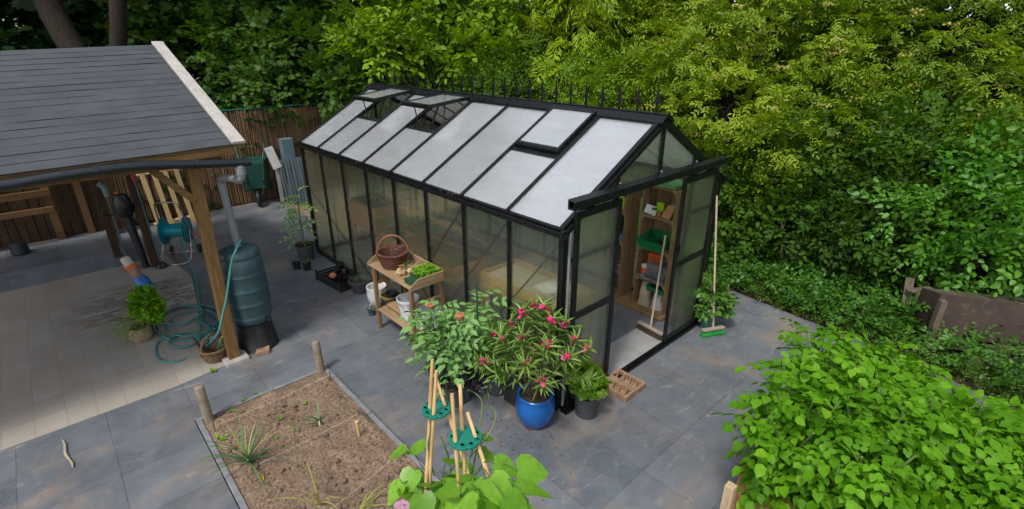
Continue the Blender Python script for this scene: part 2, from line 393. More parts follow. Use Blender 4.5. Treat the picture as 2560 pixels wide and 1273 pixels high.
stemb = plain('brown_stem', (.09, .06, .03), .7, .3, 12)
# ------------------------------------------------------------------ the setting
def slatemat():
    m, n, l, out = newmat('slate_paving'); co = n.new('ShaderNodeNewGeometry').outputs['Position']
    b = n.new('ShaderNodeTexBrick'); b.offset = 0; b.offset_frequency = 2; b.squash = 1
    b.inputs['Scale'].default_value = 1; b.inputs['Brick Width'].default_value = .7; b.inputs['Row Height'].default_value = .63
    b.inputs['Mortar Size'].default_value = .0042; b.inputs['Mortar Smooth'].default_value = .3
    b.inputs['Color1'].default_value = (.080, .092, .108, 1); b.inputs['Color2'].default_value = (.118, .130, .147, 1); b.inputs['Mortar'].default_value = (.055, .055, .056, 1)
    wob = n.new('ShaderNodeTexNoise'); wob.inputs['Scale'].default_value = .45; l.new(co, wob.inputs['Vector'])
    vm = n.new('ShaderNodeVectorMath'); vm.operation = 'SCALE'; vm.inputs['Scale'].default_value = .07; l.new(wob.outputs['Color'], vm.inputs[0])
    va = n.new('ShaderNodeVectorMath'); va.operation = 'ADD'; l.new(co, va.inputs[0]); l.new(vm.outputs[0], va.inputs[1])
    l.new(mapping(n, l, va.outputs[0], loc=(.04+7-.035, 1.09+6.3-.035, 0)), b.inputs['Vector'])
    c = b.outputs['Color']
    c = mixrgb(n, l, ramp(n, l, noise(n, l, co, 2.6, 8, .68, .8), .38, .68), c, mixrgb(n, l, .35, c, (.22, .235, .25)))
    c = mixrgb(n, l, ramp(n, l, noise(n, l, mapping(n, l, co, (1, 1, 1), (3, 7, 0)), 1.1, 7, .66, .6), .50, .68), c, mixrgb(n, l, .6, c, (.25, .185, .135)))
    c = mixrgb(n, l, ramp(n, l, noise(n, l, mapping(n, l, co, (1, 3.2, 1), (1, 2, 0), (0, 0, .5)), 1.6, 8, .72, 1.6), .58, .73), c, mixrgb(n, l, .5, c, (.40, .36, .31)))
    c = mixrgb(n, l, ramp(n, l, noise(n, l, mapping(n, l, co, loc=(9, 1, 0)), 1.7, 5, .6), .5, .75), c, mixrgb(n, l, .55, c, (.055, .062, .07)))
    c = mixrgb(n, l, ramp(n, l, noise(n, l, co, 26, 4, .7), .66, .72), c, mixrgb(n, l, .6, c, (.05, .04, .035)))
    h = mixrgb(n, l, .5, noise(n, l, co, 14, 8, .7), b.outputs['Fac'], 'SUBTRACT')
    principled(n, l, out, c, ramp(n, l, noise(n, l, co, 4, 5, .7), .3, .7, (.30,)*3, (.58,)*3), 0, .5, bump(n, l, h, .35, .008)); return m
def beigemat():
    m, n, l, out = newmat('beige_paving'); co = n.new('ShaderNodeNewGeometry').outputs['Position']
    b = n.new('ShaderNodeTexBrick'); b.offset = 0; b.inputs['Scale'].default_value = 1; b.inputs['Brick Width'].default_value = .25; b.inputs['Row Height'].default_value = .36
    b.inputs['Mortar Size'].default_value = .003; b.inputs['Mortar Smooth'].default_value = .4
    b.inputs['Color1'].default_value = (.29, .26, .222, 1); b.inputs['Color2'].default_value = (.33, .30, .26, 1); b.inputs['Mortar'].default_value = (.21, .18, .148, 1)
    l.new(mapping(n, l, co, loc=(4.09+2.5, -3.55+3.6, 0)), b.inputs['Vector']); c = b.outputs['Color']
    c = mixrgb(n, l, ramp(n, l, noise(n, l, co, 1.4, 6, .65), .4, .7), c, mixrgb(n, l, .5, c, (.24, .2, .15)))
    c = mixrgb(n, l, ramp(n, l, noise(n, l, mapping(n, l, co, loc=(4, 4, 0)), 5, 7, .7, 1), .62, .72), c, mixrgb(n, l, .6, c, (.09, .07, .05)))
    vd = n.new('ShaderNodeVectorMath'); vd.operation = 'DISTANCE'; l.new(co, vd.inputs[0]); vd.inputs[1].default_value = (-2.72, 5.9, 0)
    mr = n.new('ShaderNodeMapRange'); mr.inputs[1].default_value = .5; mr.inputs[2].default_value = 1.2; mr.inputs[3].default_value = 1; mr.inputs[4].default_value = 0; l.new(vd.outputs['Value'], mr.inputs[0])
    sm_ = mixrgb(n, l, 1., ramp(n, l, noise(n, l, mapping(n, l, co, (1, 2.6, 1), rot=(0, 0, .5)), 2.6, 7, .7, 1.5), .45, .54), mr.outputs[0], 'MULTIPLY')
    c = mixrgb(n, l, sm_, c, mixrgb(n, l, .65, c, (.055, .045, .036)))
    principled(n, l, out, c, .75, 0, .3, bump(n, l, mixrgb(n, l, .5, noise(n, l, co, 30, 6, .7), b.outputs['Fac'], 'SUBTRACT'), .3, .006)); return m
def soilmat(name, c0, c1, c2, sc=1.):
    m, n, l, out = newmat(name); co = n.new('ShaderNodeNewGeometry').outputs['Position']
    c = mixrgb(n, l, ramp(n, l, noise(n, l, co, 3*sc, 8, .7), .35, .65), c0, c1)
    c = mixrgb(n, l, ramp(n, l, noise(n, l, co, 38*sc, 4, .7), .45, .62), c, c2)
    c = mixrgb(n, l, ramp(n, l, noise(n, l, mapping(n, l, co, loc=(5, 2, 0)), 1.3*sc, 4, .6), .5, .7), c, mixrgb(n, l, .5, c, c0))
    principled(n, l, out, c, .95, 0, .2, bump(n, l, noise(n, l, co, 45*sc, 8, .75), .9, .02)); return m
slate = slatemat(); beige = beigemat()
soil = soilmat('garden_soil', (.20, .135, .092), (.32, .23, .165), (.11, .072, .048))
litter = soilmat('woodland_litter', (.05, .034, .02), (.11, .075, .045), (.03, .03, .012), .8)
gravel = soilmat('leafy_gravel', (.16, .12, .08), (.34, .27, .19), (.07, .05, .03), 1.4)

def flat(name, poly, z, mat, th=.03):
    return MB().prism([(x, y, z-th) for x, y in poly], (0, 0, th)).build(name, mat)
gr = MB().add([(-60, -40, -.05), (60, -40, -.05), (60, 90, -.05), (-60, 90, -.05)], [(0, 1, 2, 3)]).build('ground', litter)
tag(gr, 'bare brown ground under the trees and shrubs', 'ground', kind='structure')
BX0, BX1, BY0, BY1 = -2.82, -1.52, -2.6, 2.38
pm = MB()
for poly in ([(-9, -8), (BX0-.06, -8), (BX0-.06, 10.15), (-9, 10.15)],
             [(BX0-.06, BY1+.06), (BX1+.06, BY1+.06), (BX1+.06, 10.15), (BX0-.06, 10.15)],
             [(BX0-.06, -8), (BX1+.06, -8), (BX1+.06, BY0), (BX0-.06, BY0)],
             [(BX1+.06, -8), (3.3, -8), (3.62, -3.2), (3.88, -1.9), (4.14, .28), (4.6, 4), (4.4, 6.5), (.78, 6.5), (.62, 10.15), (BX1+.06, 10.15)]):
    pm.prism([(x, y, -.045) for x, y in poly], (0, 0, .045))
tag(pm.build('patio', slate), 'large dark blue grey slabs around the greenhouse', 'patio', kind='structure')
tag(flat('carport_floor', [(-9, 3.2), (-2.9, 3.2), (-2.27, 3.28), (-2.27, 4.8), (-2.02, 6.4), (-2.13, 7.8), (-9, 7.72)], .006, beige, .005), 'beige paving under the carport roof', 'paving', kind='structure')
tag(flat('gravel_strip', [(.62, 9.9), (.8, 6.4), (5, 6.4), (5, 10.3), (-1.5, 10.3), (-1.5, 10.18), (.6, 10.18)], -.012, gravel, .02), 'strip of leafy gravel below the reed fence', 'gravel', kind='structure')
km = MB().prism([(-9, 7.73, .004), (-9, 8.2, .15), (-9, 9.7, .16), (-9, 9.7, .004)][::-1], (6.3, 0, 0))
tag(km.build('kerb_strip', slate), 'raised row of dark slabs along the back of the carport', 'kerb', kind='structure')
# soil bed: a dug, lumpy sheet
def soil_bed():
    nx, ny = 110, 340; xs = np.linspace(BX0, BX1, nx); ys = np.linspace(BY0, BY1, ny); X, Y = np.meshgrid(xs, ys); g = np.random.default_rng(3); Z = np.zeros_like(X)
    for k in range(420):
        cx, cy = g.uniform(BX0, BX1), g.uniform(BY0, BY1); r = g.choice([.02, .035, .06, .14], p=[.4, .3, .2, .1]); a = g.normal(0, 1)*r*.42
        Z += a*np.exp(-((X-cx)**2+(Y-cy)**2)/(r*r))
    Z += g.normal(0, .0035, Z.shape); ed = np.minimum(np.minimum(X-BX0, BX1-X), np.minimum(Y-BY0, BY1-Y)); Z = np.clip(Z, -.028, .06)*np.clip(ed/.06, 0, 1)+.005-.012*np.clip(1-ed/.08, 0, 1)
    V = np.stack([X.ravel(), Y.ravel(), Z.ravel()], 1); i = np.arange(ny-1)[:, None]*nx+np.arange(nx-1)[None]
    q = np.stack([i, i+1, i+nx+1, i+nx], -1).reshape(-1, 4)
    return np_mesh('soil_bed', V, q.ravel(), np.full(len(q), 4), soil, None, True)
tag(soil_bed(), 'dug brown soil of the vegetable bed', 'soil', kind='structure')
cl = MB(); gcl = np.random.default_rng(8)
for k in range(560):
    x, y = gcl.uniform(BX0+.05, BX1-.05), gcl.uniform(-.4, BY1-.05); r = gcl.choice([.006, .01, .017, .03], p=[.4, .33, .19, .08])
    m = Matrix.Rotation(gcl.uniform(0, 6), 3, 'Z') @ Matrix.Rotation(gcl.uniform(0, 3), 3, 'X')
    cl.lathe([(0, -r*.8), (r*gcl.uniform(.7, 1), -r*.3), (r*gcl.uniform(.7, 1.1), r*.3), (0, r*.8)], 6, (x, y, r*.4), m)
tag(cl.build('soil_clods', soil, None), 'loose clods and crumbs scattered over the soil bed', 'clods', kind='stuff')
kb = MB(); t = .05
kb.b2((BX0-t, BY0, -.04), (BX0, 1.7, .012)); kb.b2((BX0-t, 1.71, -.04), (BX0, BY1, .010)); kb.b2((BX0-t, BY1+.002, -.04), (-2.1, BY1+t, .012)); kb.b2((-2.095, BY1+.002, -.04), (BX1+t, BY1+t, .008)); kb.b2((BX1, BY0, -.04), (BX1+t, 1.3, .006)); kb.b2((BX1, 1.31, -.04), (BX1+t, BY1, .009))
tag(kb.build('bed_edging', plain('edging_stone', (.17, .17, .18), .8, .25, 6, 60, .3, dirt=.4), None, bev=.004), 'narrow grey stone edging around the soil bed', 'edging', kind='structure')

# ------------------------------------------------------------------ carport
def wpart(mb, name, mat, root, **k):
    o = mb.build(name, mat, root, **k); o.location = -root.location; return o
cp = thing('carport', 'open wooden carport with grey shingle roof', 'carport', (-2.225, 3.345, 0))
mb = MB().bar((-2.235, 3.345, .03), (-2.195, 3.335, 2.42), .125, .125, (0, 1, 0)); wpart(mb, 'post', treated, cp, bev=.006)
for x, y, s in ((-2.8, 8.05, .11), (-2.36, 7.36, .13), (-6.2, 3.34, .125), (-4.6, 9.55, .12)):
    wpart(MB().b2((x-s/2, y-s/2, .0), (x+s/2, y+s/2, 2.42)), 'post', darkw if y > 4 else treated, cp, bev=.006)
wpart(MB().b2((-2.36, 3.2, -.02), (-2.09, 3.47, .045)), 'post_footing', plain('concrete', (.36, .34, .31), .85, .2, 8, 60, .5, dirt=.4), cp, bev=.012)
wpart(MB().b2((-6.6, 3.28, 2.40), (-1.9, 3.40, 2.55)), 'wall_plate', treatedx, cp, bev=.004)
wpart(MB().bar((-2.56, 3.34, 2.42), (-2.24, 3.34, 2.03), .07, .15, (0, 1, 0)), 'brace', treatedx, cp, bev=.004)
wpart(MB().bar((-2.2, 3.42, 2.50), (-2.2, 9.6, 2.50), .12, .15), 'side_beam', treatedx, cp, bev=.004)
A = Vector((-1.80, 3.08, 2.605)); B = Vector((-1.85, 5.9, 3.577)); lz = ax(0, 128, 1, 5.9)
C0 = Vector((-6.6, 3.08, 2.605-.034*(4.8/1.84))); D0 = B+(lz-B)*((6.6-1.85)/(B.x-lz.x))
shing = plain('roof_shingle', (.042, .049, .056), .85, .22, 3.5, 160, .5, dirt=.12)
sm = MB(); NC = 18
def rp(u, v, h=0): 
    p = (A*(1-u)+C0*u)*(1-v)+(B*(1-u)+D0*u)*v; return p+Vector((0, -.33, .94))*h
g2 = np.random.default_rng(4)
for i in range(NC):
    v0, v1 = i/NC, min(1, (i+1)/NC+.012); hh = g2.uniform(.007, .012); us = np.linspace(0, 1, 25); hj = [hh+g2.normal(0, .0018) for _ in us]
    V = []; 
    for u, h in zip(us, hj): V += [rp(u, v0, h-.006), rp(u, v0, h), rp(u, v1, .004)]
    F = []
    for k in range(24):
        a, b = k*3, k*3+3; F += [(a, a+1, b+1, b), (a+1, a+2, b+2, b+1)]
    sm.add(V, F)
wpart(sm, 'shingles', shing, cp)
bm_ = MB(); E1 = Vector((-1.85, 8.75, 2.6)); E0 = Vector((-6.6, 8.75, 2.5))
bm_.prism([rp(0, 0, -.02), rp(0, 1, -.02), rp(1, 1, -.02), rp(1, 0, -.02)], (0, 0, .018)); bm_.prism([B+Vector((0, .004, -.02)), E1, E0, D0+Vector((0, .004, -.02))], (0, 0, .018))
wpart(bm_, 'roof_deck', darkwx, cp)
rf = MB()
for k in range(8):
    u = .035+k*.135; rf.bar(rp(u, .015, -.075), rp(u, .985, -.075), .06, .10)
wpart(rf, 'rafters', treated, cp)
wpart(MB().bar(rp(0, 0, -.05)+Vector((-.02, .02, 0)), rp(1, 0, -.05)+Vector((0, .02, 0)), .03, .10), 'fascia', treatedx, cp)
vb = MB().bar(Vector((-1.765, 3.055, 2.628)), Vector((-1.785, 5.9, 3.612)), .13, .03, (0, -.33, .94))
wpart(vb, 'verge_board', wood('weathered_board', (.30, .27, .24), (.46, .43, .39), 1, .9, 1, .4, (.52, .5, .46)), cp, bev=.003)
wpart(MB().bar(Vector((-1.765, 5.9, 3.606)), Vector((-1.765, 8.7, 2.66)), .13, .03, (0, .33, .94)), 'verge_board', MATS['weathered_board'], cp, bev=.003)
gut = plain('gutter_dark', (.006, .010, .014), .3, .2, 6, 50, .04, dirt=.05)
gm = MB().tube(catmull([(-1.70, 3.02, 2.415), (-2.25, 3.02, 2.475), (-2.7, 3.02, 2.525), (-3.2, 3.02, 2.525), (-3.7, 3.02, 2.50), (-5, 3.02, 2.45), (-6.6, 3.02, 2.40)], 5), .043, 12)
go = wpart(gm, 'gutter', gut, cp, smooth=True)
for x, z in ((-2.2, 2.47), (-3.0, 2.527)):
    o = MB().tube([(x-.012, 3.02, z), (x+.012, 3.02, z)], .049, 14).build('gutter_bracket', gut, go)
dp = MB().tube(catmull([(-1.815, 3.02, 2.40), (-1.815, 3.02, 2.31), (-1.83, 3.05, 2.245), (-1.90, 3.25, 2.235), (-1.935, 3.36, 2.215), (-1.938, 3.41, 2.13), (-1.915, 3.44, 1.8), (-1.89, 3.47, 1.37)], 5), .04, 14)
d_ = wpart(dp, 'downpipe', greyfab, cp, smooth=True)
MB().tube([(-1.815, 3.02, 2.385), (-1.815, 3.02, 2.30)], .05, 16).tube([(-1.83, 3.06, 2.242), (-1.845, 3.1, 2.24)], .049, 16).build('pipe_joint', greyfab, d_, smooth=True)
pw = MB(); x = -9.0; k = 0
while x < -2.45:
    wd = .15+.02*math.sin(k*7); pw.b2((x, 9.74+.012*(k % 2), .1), (x+wd-.012, 9.77+.012*(k % 2), 2.5)); x += wd; k += 1
wpart(pw, 'back_wall', darkw, cp)
rl = MB().b2((-9, 9.5, 1.02), (-3.4, 9.58, 1.14)).b2((-9, 9.40, .74), (-3.42, 9.48, .84)).b2((-3.52, 9.585, .16), (-3.40, 9.68, 1.9)).b2((-3.05, 9.6, .16), (-2.94, 9.70, 2.3))
wpart(rl, 'wall_rails', darkwx, cp, bev=.004)
tag(MB().lathe([(.10, 0), (.13, .02), (.12, .18), (.09, .2)], 18).build('bucket', blackpl, None, True, loc=(-4.05, 9.15, .16)), 'small black tub on the raised slabs by the back wall of the carport', 'tub')

# ------------------------------------------------------------------ greenhouse
W, L, HE, HR = 2.94, 6.08, 1.97, 2.87
BAY = L/8
wallp = panemat('twin_wall_sheet', (.965, .985, .935), .085, .48, .10, .12, 420, 1, (.84, .88, .70), .85, 1.36)
gabp = panemat('twin_wall_sheet_gable', (.965, .985, .935), .085, .42, .11, .12, 420, 0, (.84, .88, .70), .85, 1.36)
roofp = panemat('twin_wall_roof_sheet', (.9, .91, .91), .44, .55, .22, .09, 420, 1, (.93, .95, .98), .42, 2.8, .3)
gh = thing('greenhouse', 'black framed greenhouse with frosted panels, open roof vents and finials along its ridge', 'greenhouse', (W/2, L/2, 0))
def gpart(mb, name, mat, **k): return wpart(mb, name, mat, gh, **k)
base = MB().b2((-.03, 0, 0), (.03, L, .07)).b2((W-.03, 0, 0), (W+.03, L, .07)).b2((.031, L-.03, 0), (W-.031, L+.03, .07))
gpart(base, 'base_frame', black, bev=.004)
tr = MB()
for y0, y1, h in ((-.115, -.095, .03), (-.08, -.065, .035), (-.05, -.03, .03)): tr.b2((.0, y0, .0), (2.78, y1, h))
tr.b2((0, -.114, .002), (2.78, -.031, .012)); gpart(tr, 'door_track', black)
for x in (0, W):
    for y in (.02, L-.02):
        gpart(MB().b2((x-.032, y-.032, .071), (x+.032, y+.032, HE)), 'corner_post', black, bev=.005)
    for k in range(1, 8):
        gpart(MB().b2((x-.022, k*BAY-.02, .071), (x+.03 if x == 0 else x+.022, k*BAY+.02, HE)), 'glazing_bar', black, bev=.004)
    for k in range(8):
        gpart(MB().b2((x-.006, k*BAY+.018, .06), (x+.006, (k+1)*BAY-.018, HE+.01)), 'wall_panel', wallp)
    s = -1 if x == 0 else 1
    # gutter / eave profile: lip, channel, wall plate
    e = MB()
    e.b2((x-.03, -.03, HE), (x+.03, L+.03, HE+.055))
    lo, hi = sorted((x+s*.031, x+s*.10)); e.b2((lo, -.03, HE+.002), (hi, L+.03, HE+.014))
    lo, hi = sorted((x+s*.088, x+s*.10)); e.b2((lo, -.03, HE+.015), (hi, L+.03, HE+.055))
    lo, hi = sorted((x+s*.05, x+s*.06)); e.b2((lo, -.029, HE+.015), (hi, L+.029, HE+.075))
    gpart(e, 'gutter', black, bev=.004)
    gpart(MB().box((x+s*.065, -.045, HE+.035), (.085, .03, .075)).box((x+s*.075, -.07, HE+.02), (.04, .03, .04)), 'gutter_cap', black, bev=.004)
    for (ya, za, yb, zb) in ((.05, 1.9, 2*BAY-.04, .12), (BAY+.03, 1.92, 3*BAY, .12), (2*BAY+.03, 1.92, 4*BAY, .12), (8*BAY-.05, 1.2, 5.2*BAY, .12)):
        gpart(MB().bar((x-s*.03, ya, za), (x-s*.03, yb, zb), .006, .03, (1, 0, 0)), 'brace', black)
# roof slopes
RS = Vector((W/2, 0, HR-HE-.06)); ZE = HE+.06
SLOPE = math.atan2(HR-ZE, W/2); SL = math.hypot(W/2, HR-ZE)
def rpt(side, v, y, h=0):
    """point on roof plane: v 0 eave .. 1 ridge, h along outward normal"""
    x = v*W/2; z = ZE+v*(HR-ZE); nx, nz_ = -math.sin(SLOPE), math.cos(SLOPE)
    x += nx*h; z += nz_*h
    return Vector((x if side < 0 else W-x, y, z))
VV = .52
vents = {(-1, 1): 0., (-1, 4): 24., (-1, 6): 22., (1, 3): 0.}
for side in (-1, 1):
    for k in range(9):
        y = min(max(k*BAY, .02), L-.02); wdt = .05 if k in (0, 8) else .034
        gpart(MB().bar(rpt(side, -.02, y, .018), rpt(side, .985, y, .018), wdt, .045, (0, 0, 1)), 'roof_bar', black, bev=.004)
    for k in range(8):
        y0, y1 = k*BAY+.016, (k+1)*BAY-.016; vt = vents.get((side, k)); v1 = VV-.03 if vt is not None else .985
        p = [rpt(side, .0, y0, .004), rpt(side, .0, y1, .004), rpt(side, v1, y1, .004), rpt(side, v1, y0, .004)]
        nrm = (rpt(side, 0, 0, .01)-rpt(side, 0, 0, 0))
        gpart(MB().prism(p if side > 0 else p[::-1], nrm), 'roof_panel', roofp)
        if vt is None: continue
        sl_ = MB().bar(rpt(side, VV-.018, y0, .012), rpt(side, VV-.018, y1, .012), .06, .03, nrm); sl_.bar(rpt(side, VV+.012, y0+.016, .014), rpt(side, .98, y0+.016, .014), .03, .04, nrm); sl_.bar(rpt(side, VV+.012, y1-.016, .014), rpt(side, .98, y1-.016, .014), .03, .04, nrm)
        gpart(sl_, 'vent_sill', black, bev=.003)
        hinge = rpt(side, .955, 0, .055); a = R(vt)
        down = (rpt(side, 0, 0)-rpt(side, 1, 0)).normalized(); up_ = nrm.normalized()
        dv = down*math.cos(a)+up_*math.sin(a); nv = up_*math.cos(a)-down*math.sin(a); ln = SL*(.955-VV)-.02
        def vp(t, y, h=0): return hinge+dv*t+nv*h+Vector((0, y, 0))
        fr = MB(); ya, yb = y0+.045, y1-.045
        fr.bar(vp(0, ya), vp(ln, ya), .03, .046, nv); fr.bar(vp(0, yb), vp(ln, yb), .03, .046, nv)
        fr.bar(vp(.018, ya+.018), vp(.018, yb-.018), .036, .048, nv); fr.bar(vp(ln-.018, ya+.018), vp(ln-.018, yb-.018), .04, .048, nv); fr.bar(vp(ln+.008, ya-.02, -.008), vp(ln+.008, yb+.02, -.008), .02, .05, nv)
        vo = gpart(fr, 'roof_vent', black, bev=.003)
        q = [vp(.034, ya+.018, .003), vp(ln-.034, ya+.018, .003), vp(ln-.034, yb-.018, .003), vp(.034, yb-.018, .003)]
        MB().prism(q if side < 0 else q[::-1], nv*.008).build('vent_panel', roofp, vo)
        if vt:
            yc = (ya+yb)/2; st = MB()
            st.tube([vp(ln-.05, yc+.12, -.02), rpt(side, VV-.01, yc+.06, 0)], .009, 6); st.tube([vp(ln*.75, yc-.05, -.02), rpt(side, VV-.01, yc+.02, -.03)], .007, 6)
            st.tube([vp(ln*.45, yc-.02, -.03), rpt(side, VV-.005, yc-.02, -.12)], .014, 8); st.tube([vp(ln*.3, yc, -.03), rpt(side, VV+.12, yc-.2, -.08)], .008, 6)
            MB().box((0, 0, 0), (.01, .01, .01)) if 0 else st.build('vent_opener', black, vo)
rc = MB()
rc.prism([(W/2-.12, -.045, HR-.035), (W/2, -.045, HR+.02), (W/2+.12, -.045, HR-.035), (W/2+.12, -.045, HR-.012), (W/2+.055, -.045, HR+.045), (W/2-.055, -.045, HR+.045), (W/2-.12, -.045, HR-.012)][::-1], (0, L+.09, 0))
rc.b2((W/2-.03, -.045, HR+.046), (W/2+.03, L+.045, HR+.062))
gpart(rc, 'ridge_cap', black, bev=.004)
def finial(m, y):
    z = HR+.06; m.b2((W/2-.006, y-.012, z), (W/2+.006, y+.012, z+.12))
    m.add([(W/2-.007, y-.028, z+.105), (W/2-.007, y+.028, z+.105), (W/2+.007, y+.028, z+.105), (W/2+.007, y-.028, z+.105), (W/2, y, z+.27)], [(3, 2, 1, 0), (0, 1, 4), (1, 2, 4), (2, 3, 4), (3, 0, 4)])
    n = 9; V = []
    for i in range(n):
        a = PI*(i/(n-1)); V += [(W/2-.007, y+.056*math.cos(a), z+.075+.045*math.sin(a)), (W/2+.007, y+.056*math.cos(a), z+.075+.045*math.sin(a)), (W/2+.007, y+.046*math.cos(a), z+.068+.034*math.sin(a)), (W/2-.007, y+.046*math.cos(a), z+.068+.034*math.sin(a))]
    F = []
    for i in range(n-1):
        for j in range(4): F.append((i*4+j, i*4+(j+1) % 4, i*4+4+(j+1) % 4, i*4+4+j))
    m.add(V, F+[(0, 1, 2, 3)[::-1], tuple(4*(n-1)+j for j in range(4))]); return m
f0 = gpart(finial(MB(), 0), 'finial', black)
FN = 25
for i in range(1, FN):
    c = f0.copy(); COL.objects.link(c); c.location = f0.location+Vector((0, .11+i*(L-.2)/FN, 0))
f0.location = f0.location+Vector((0, .11, 0))
# gables (front y = 0, back y = L)
ZD = 2.26
def gz(x): return ZE+(HR-ZE)*(1-abs(x-W/2)/(W/2))
XS = [0, W/4, W/2, 3*W/4, W]
for y, front in ((0, True), (L, False)):
    t = MB(); t.bar(rpt(-1, 0, y, -.03), rpt(-1, .99, y, -.03), .05, .05); gpart(t, 'gable_rafter', black, bev=.004)
    t = MB(); t.bar(rpt(1, 0, y, -.03), rpt(1, .99, y, -.03), .05, .05); gpart(t, 'gable_rafter', black, bev=.004)
    xa = (ZD-ZE)/(HR-ZE)*W/2
    gpart(MB().b2((xa+.02, y-.025, ZD-.025), (W-xa-.02, y+.025, ZD+.025)), 'gable_rail', black, bev=.004)
    for x in XS[1:4]: gpart(MB().b2((x-.02, y-.022, ZD+.026 if front else .071), (x+.02, y+.022, gz(x)-.05)), 'gable_bar', black, bev=.003)
    for x0, x1 in zip(XS[:-1], XS[1:]):
        a0, a1 = max(x0+.02, xa+.02), min(x1-.02, W-xa-.02)
        pl = [(a0, y-.005, ZD), (a1, y-.005, ZD), (a1, y-.005, gz(a1)-.03), (a0, y-.005, gz(a0)-.03)]
        gpart(MB().prism(pl, (0, .01, 0)), 'gable_panel', gabp)
        if front and x0 in (W/4, W/2): continue
        b0, b1 = x0+.02, x1-.02; e0, e1 = min(ZD, gz(b0)-.03), min(ZD, gz(b1)-.03)
        pl = [(b0, y-.005, .06), (b1, y-.005, .06), (b1, y-.005, e1)]+([(xa if x0 == 0 else W-xa, y-.005, ZD)] if x0 in (0, 3*W/4) else [])+[(b0, y-.005, e0)]
        gpart(MB().prism(pl, (0, .01, 0)), 'gable_panel', gabp)
for x in (W/4, 3*W/4): gpart(MB().b2((x-.024, -.024, .02), (x+.024, .024, ZD-.026)), 'door_post', black, bev=.003)
for x0, x1 in ((.035, W/4-.025), (3*W/4+.025, W-.035)): gpart(MB().b2((x0, -.02, 1.68), (x1, .02, 1.72)), 'glazing_bar', black); gpart(MB().b2((x0, -.02, .0), (x1, .02, .06)), 'base_frame', black)
rail = MB().b2((-.02, -.108, 2.232), (2.83, -.03, 2.25)).b2((-.02, -.108, 2.251), (2.83, -.096, 2.302)).b2((-.02, -.045, 2.251), (2.83, -.03, 2.318)).prism([(-.02, -.109, 2.303), (-.02, -.03, 2.319), (-.02, -.03, 2.326), (-.02, -.109, 2.309)][::-1], (2.85, 0, 0))
ro = gpart(rail, 'door_rail', black, bev=.004)
scr = plain('zinc_screw', (.6, .6, .6), .3, .1, 5, 40, 0, 1)
for x in (.74, W/2, 2.2): MB().lathe([(.012, 0), (.012, .01), (0, .014)], 8, (x, -.027, 2.335), Matrix.Rotation(R(60), 3, 'X')).build('screw', scr, ro)
for n_, x0, x1 in (('l', .05, .735), ('r', 1.905, 2.70)):
    y0, y1 = -.085, -.052; fr = MB(); zt, zb, zm = 2.2, .045, 1.08; sw = .058
    fr.b2((x0, y0, zb), (x0+sw, y1, zt)); fr.b2((x1-sw, y0, zb), (x1, y1, zt))
    fr.b2((x0+sw+.001, y0+.003, zt-.075), (x1-sw-.001, y1-.003, zt-.001)); fr.b2((x0+sw+.001, y0+.003, zb), (x1-sw-.001, y1-.003, zb+.075)); fr.b2((x0+sw+.001, y0+.003, zm), (x1-sw-.001, y1-.003, zm+.075))
    do = gpart(fr, 'sliding_door', black, bev=.004)
    for z0, z1 in ((zb+.07, zm+.005), (zm+.07, zt-.07)): MB().b2((x0+sw-.005, -.072, z0), (x1-sw+.005, -.064, z1)).build('door_panel', gabp, do)
    xh = x1-.03 if n_ == 'l' else x0+.03
    MB().b2((xh-.01, y0-.025, 1.25), (xh+.01, y0-.015, 1.40)).b2((xh-.008, y0-.0155, 1.26), (xh+.008, y0-.001, 1.275)).b2((xh-.008, y0-.0155, 1.375), (xh+.008, y0-.001, 1.39)).build('door_handle', black, do)
gpart(MB().tube([(.045, -.02, 1.99), (.045, -.018, .05)], .014, 8), 'downpipe', greyfab, smooth=True)
# floor inside the doorway
tag(MB().b2((.85, -.02, .0), (2.03, .41, .008)).build('door_mat', plain('pale_grey_mat', (.26, .26, .255), .7, .12, 5, 60, .1, dirt=.2)), 'pale grey sheet lying on the floor just inside the greenhouse doorway', 'mat')
# ------------------------------------------------------------------ pots and plants
def pot_profile(rt, rb, h, rim=.03, th=.008):
    return [(0, 0), (rb, 0), (rb+(rt-rb)*.9, h-rim), (rt+.008, h-rim+.002), (rt+.010, h), (rt-th, h), (rt-th-.004, h-.035), (0, h-.04)]
def pot(t, rt, rb, h, mat, soilm=potsoil, rim=.03, name='pot'):
    p = pot_profile(rt, rb, h, rim); MB().lathe(p[:-1]+[(rb*.8, .02), (0, .02)], 30).build(name, mat, t, True)
    g = np.random.default_rng(int(rt*1000+h*777)); m = MB(); r = rt-.012
    m.lathe([(0, h-.045)]+[(r*(i/6), h-.045+g.normal(0, .004)) for i in range(1, 6)]+[(r*.97, h-.05)], 24)
    for k in range(14):
        a, q = g.uniform(0, 6.3), r*.8*math.sqrt(g.random()); s = g.uniform(.004, .011); m.lathe([(0, -s), (s, -s*.3), (s*.8, s*.5), (0, s)], 6, (q*math.cos(a), q*math.sin(a), h-.042))
    m.build('soil', soilm, t)
tomleaf = leafmat('tomato_leaf', [(.11,.24,.06),(.17,.33,.09),(.24,.41,.13)], .25, .5)
oleleaf = leafmat('oleander_leaf', [(.13,.25,.05),(.21,.35,.075),(.31,.46,.12)], .25, .4)
potatol = leafmat('potato_leaf', [(.06,.17,.004),(.10,.265,.008),(.145,.34,.014),(.20,.37,.018)], .36, .5, .14, 1.8)
limel = leafmat('lime_leaf', [(.10,.24,.012),(.17,.33,.02),(.27,.42,.03)], .35)
beanl = leafmat('bean_leaf', [(.12,.28,.02),(.16,.36,.025),(.23,.45,.04)], .38, .4, .4)
bulbl = leafmat('strap_leaf', [(.05,.14,.03),(.08,.2,.04),(.12,.26,.06)], .25, .4)
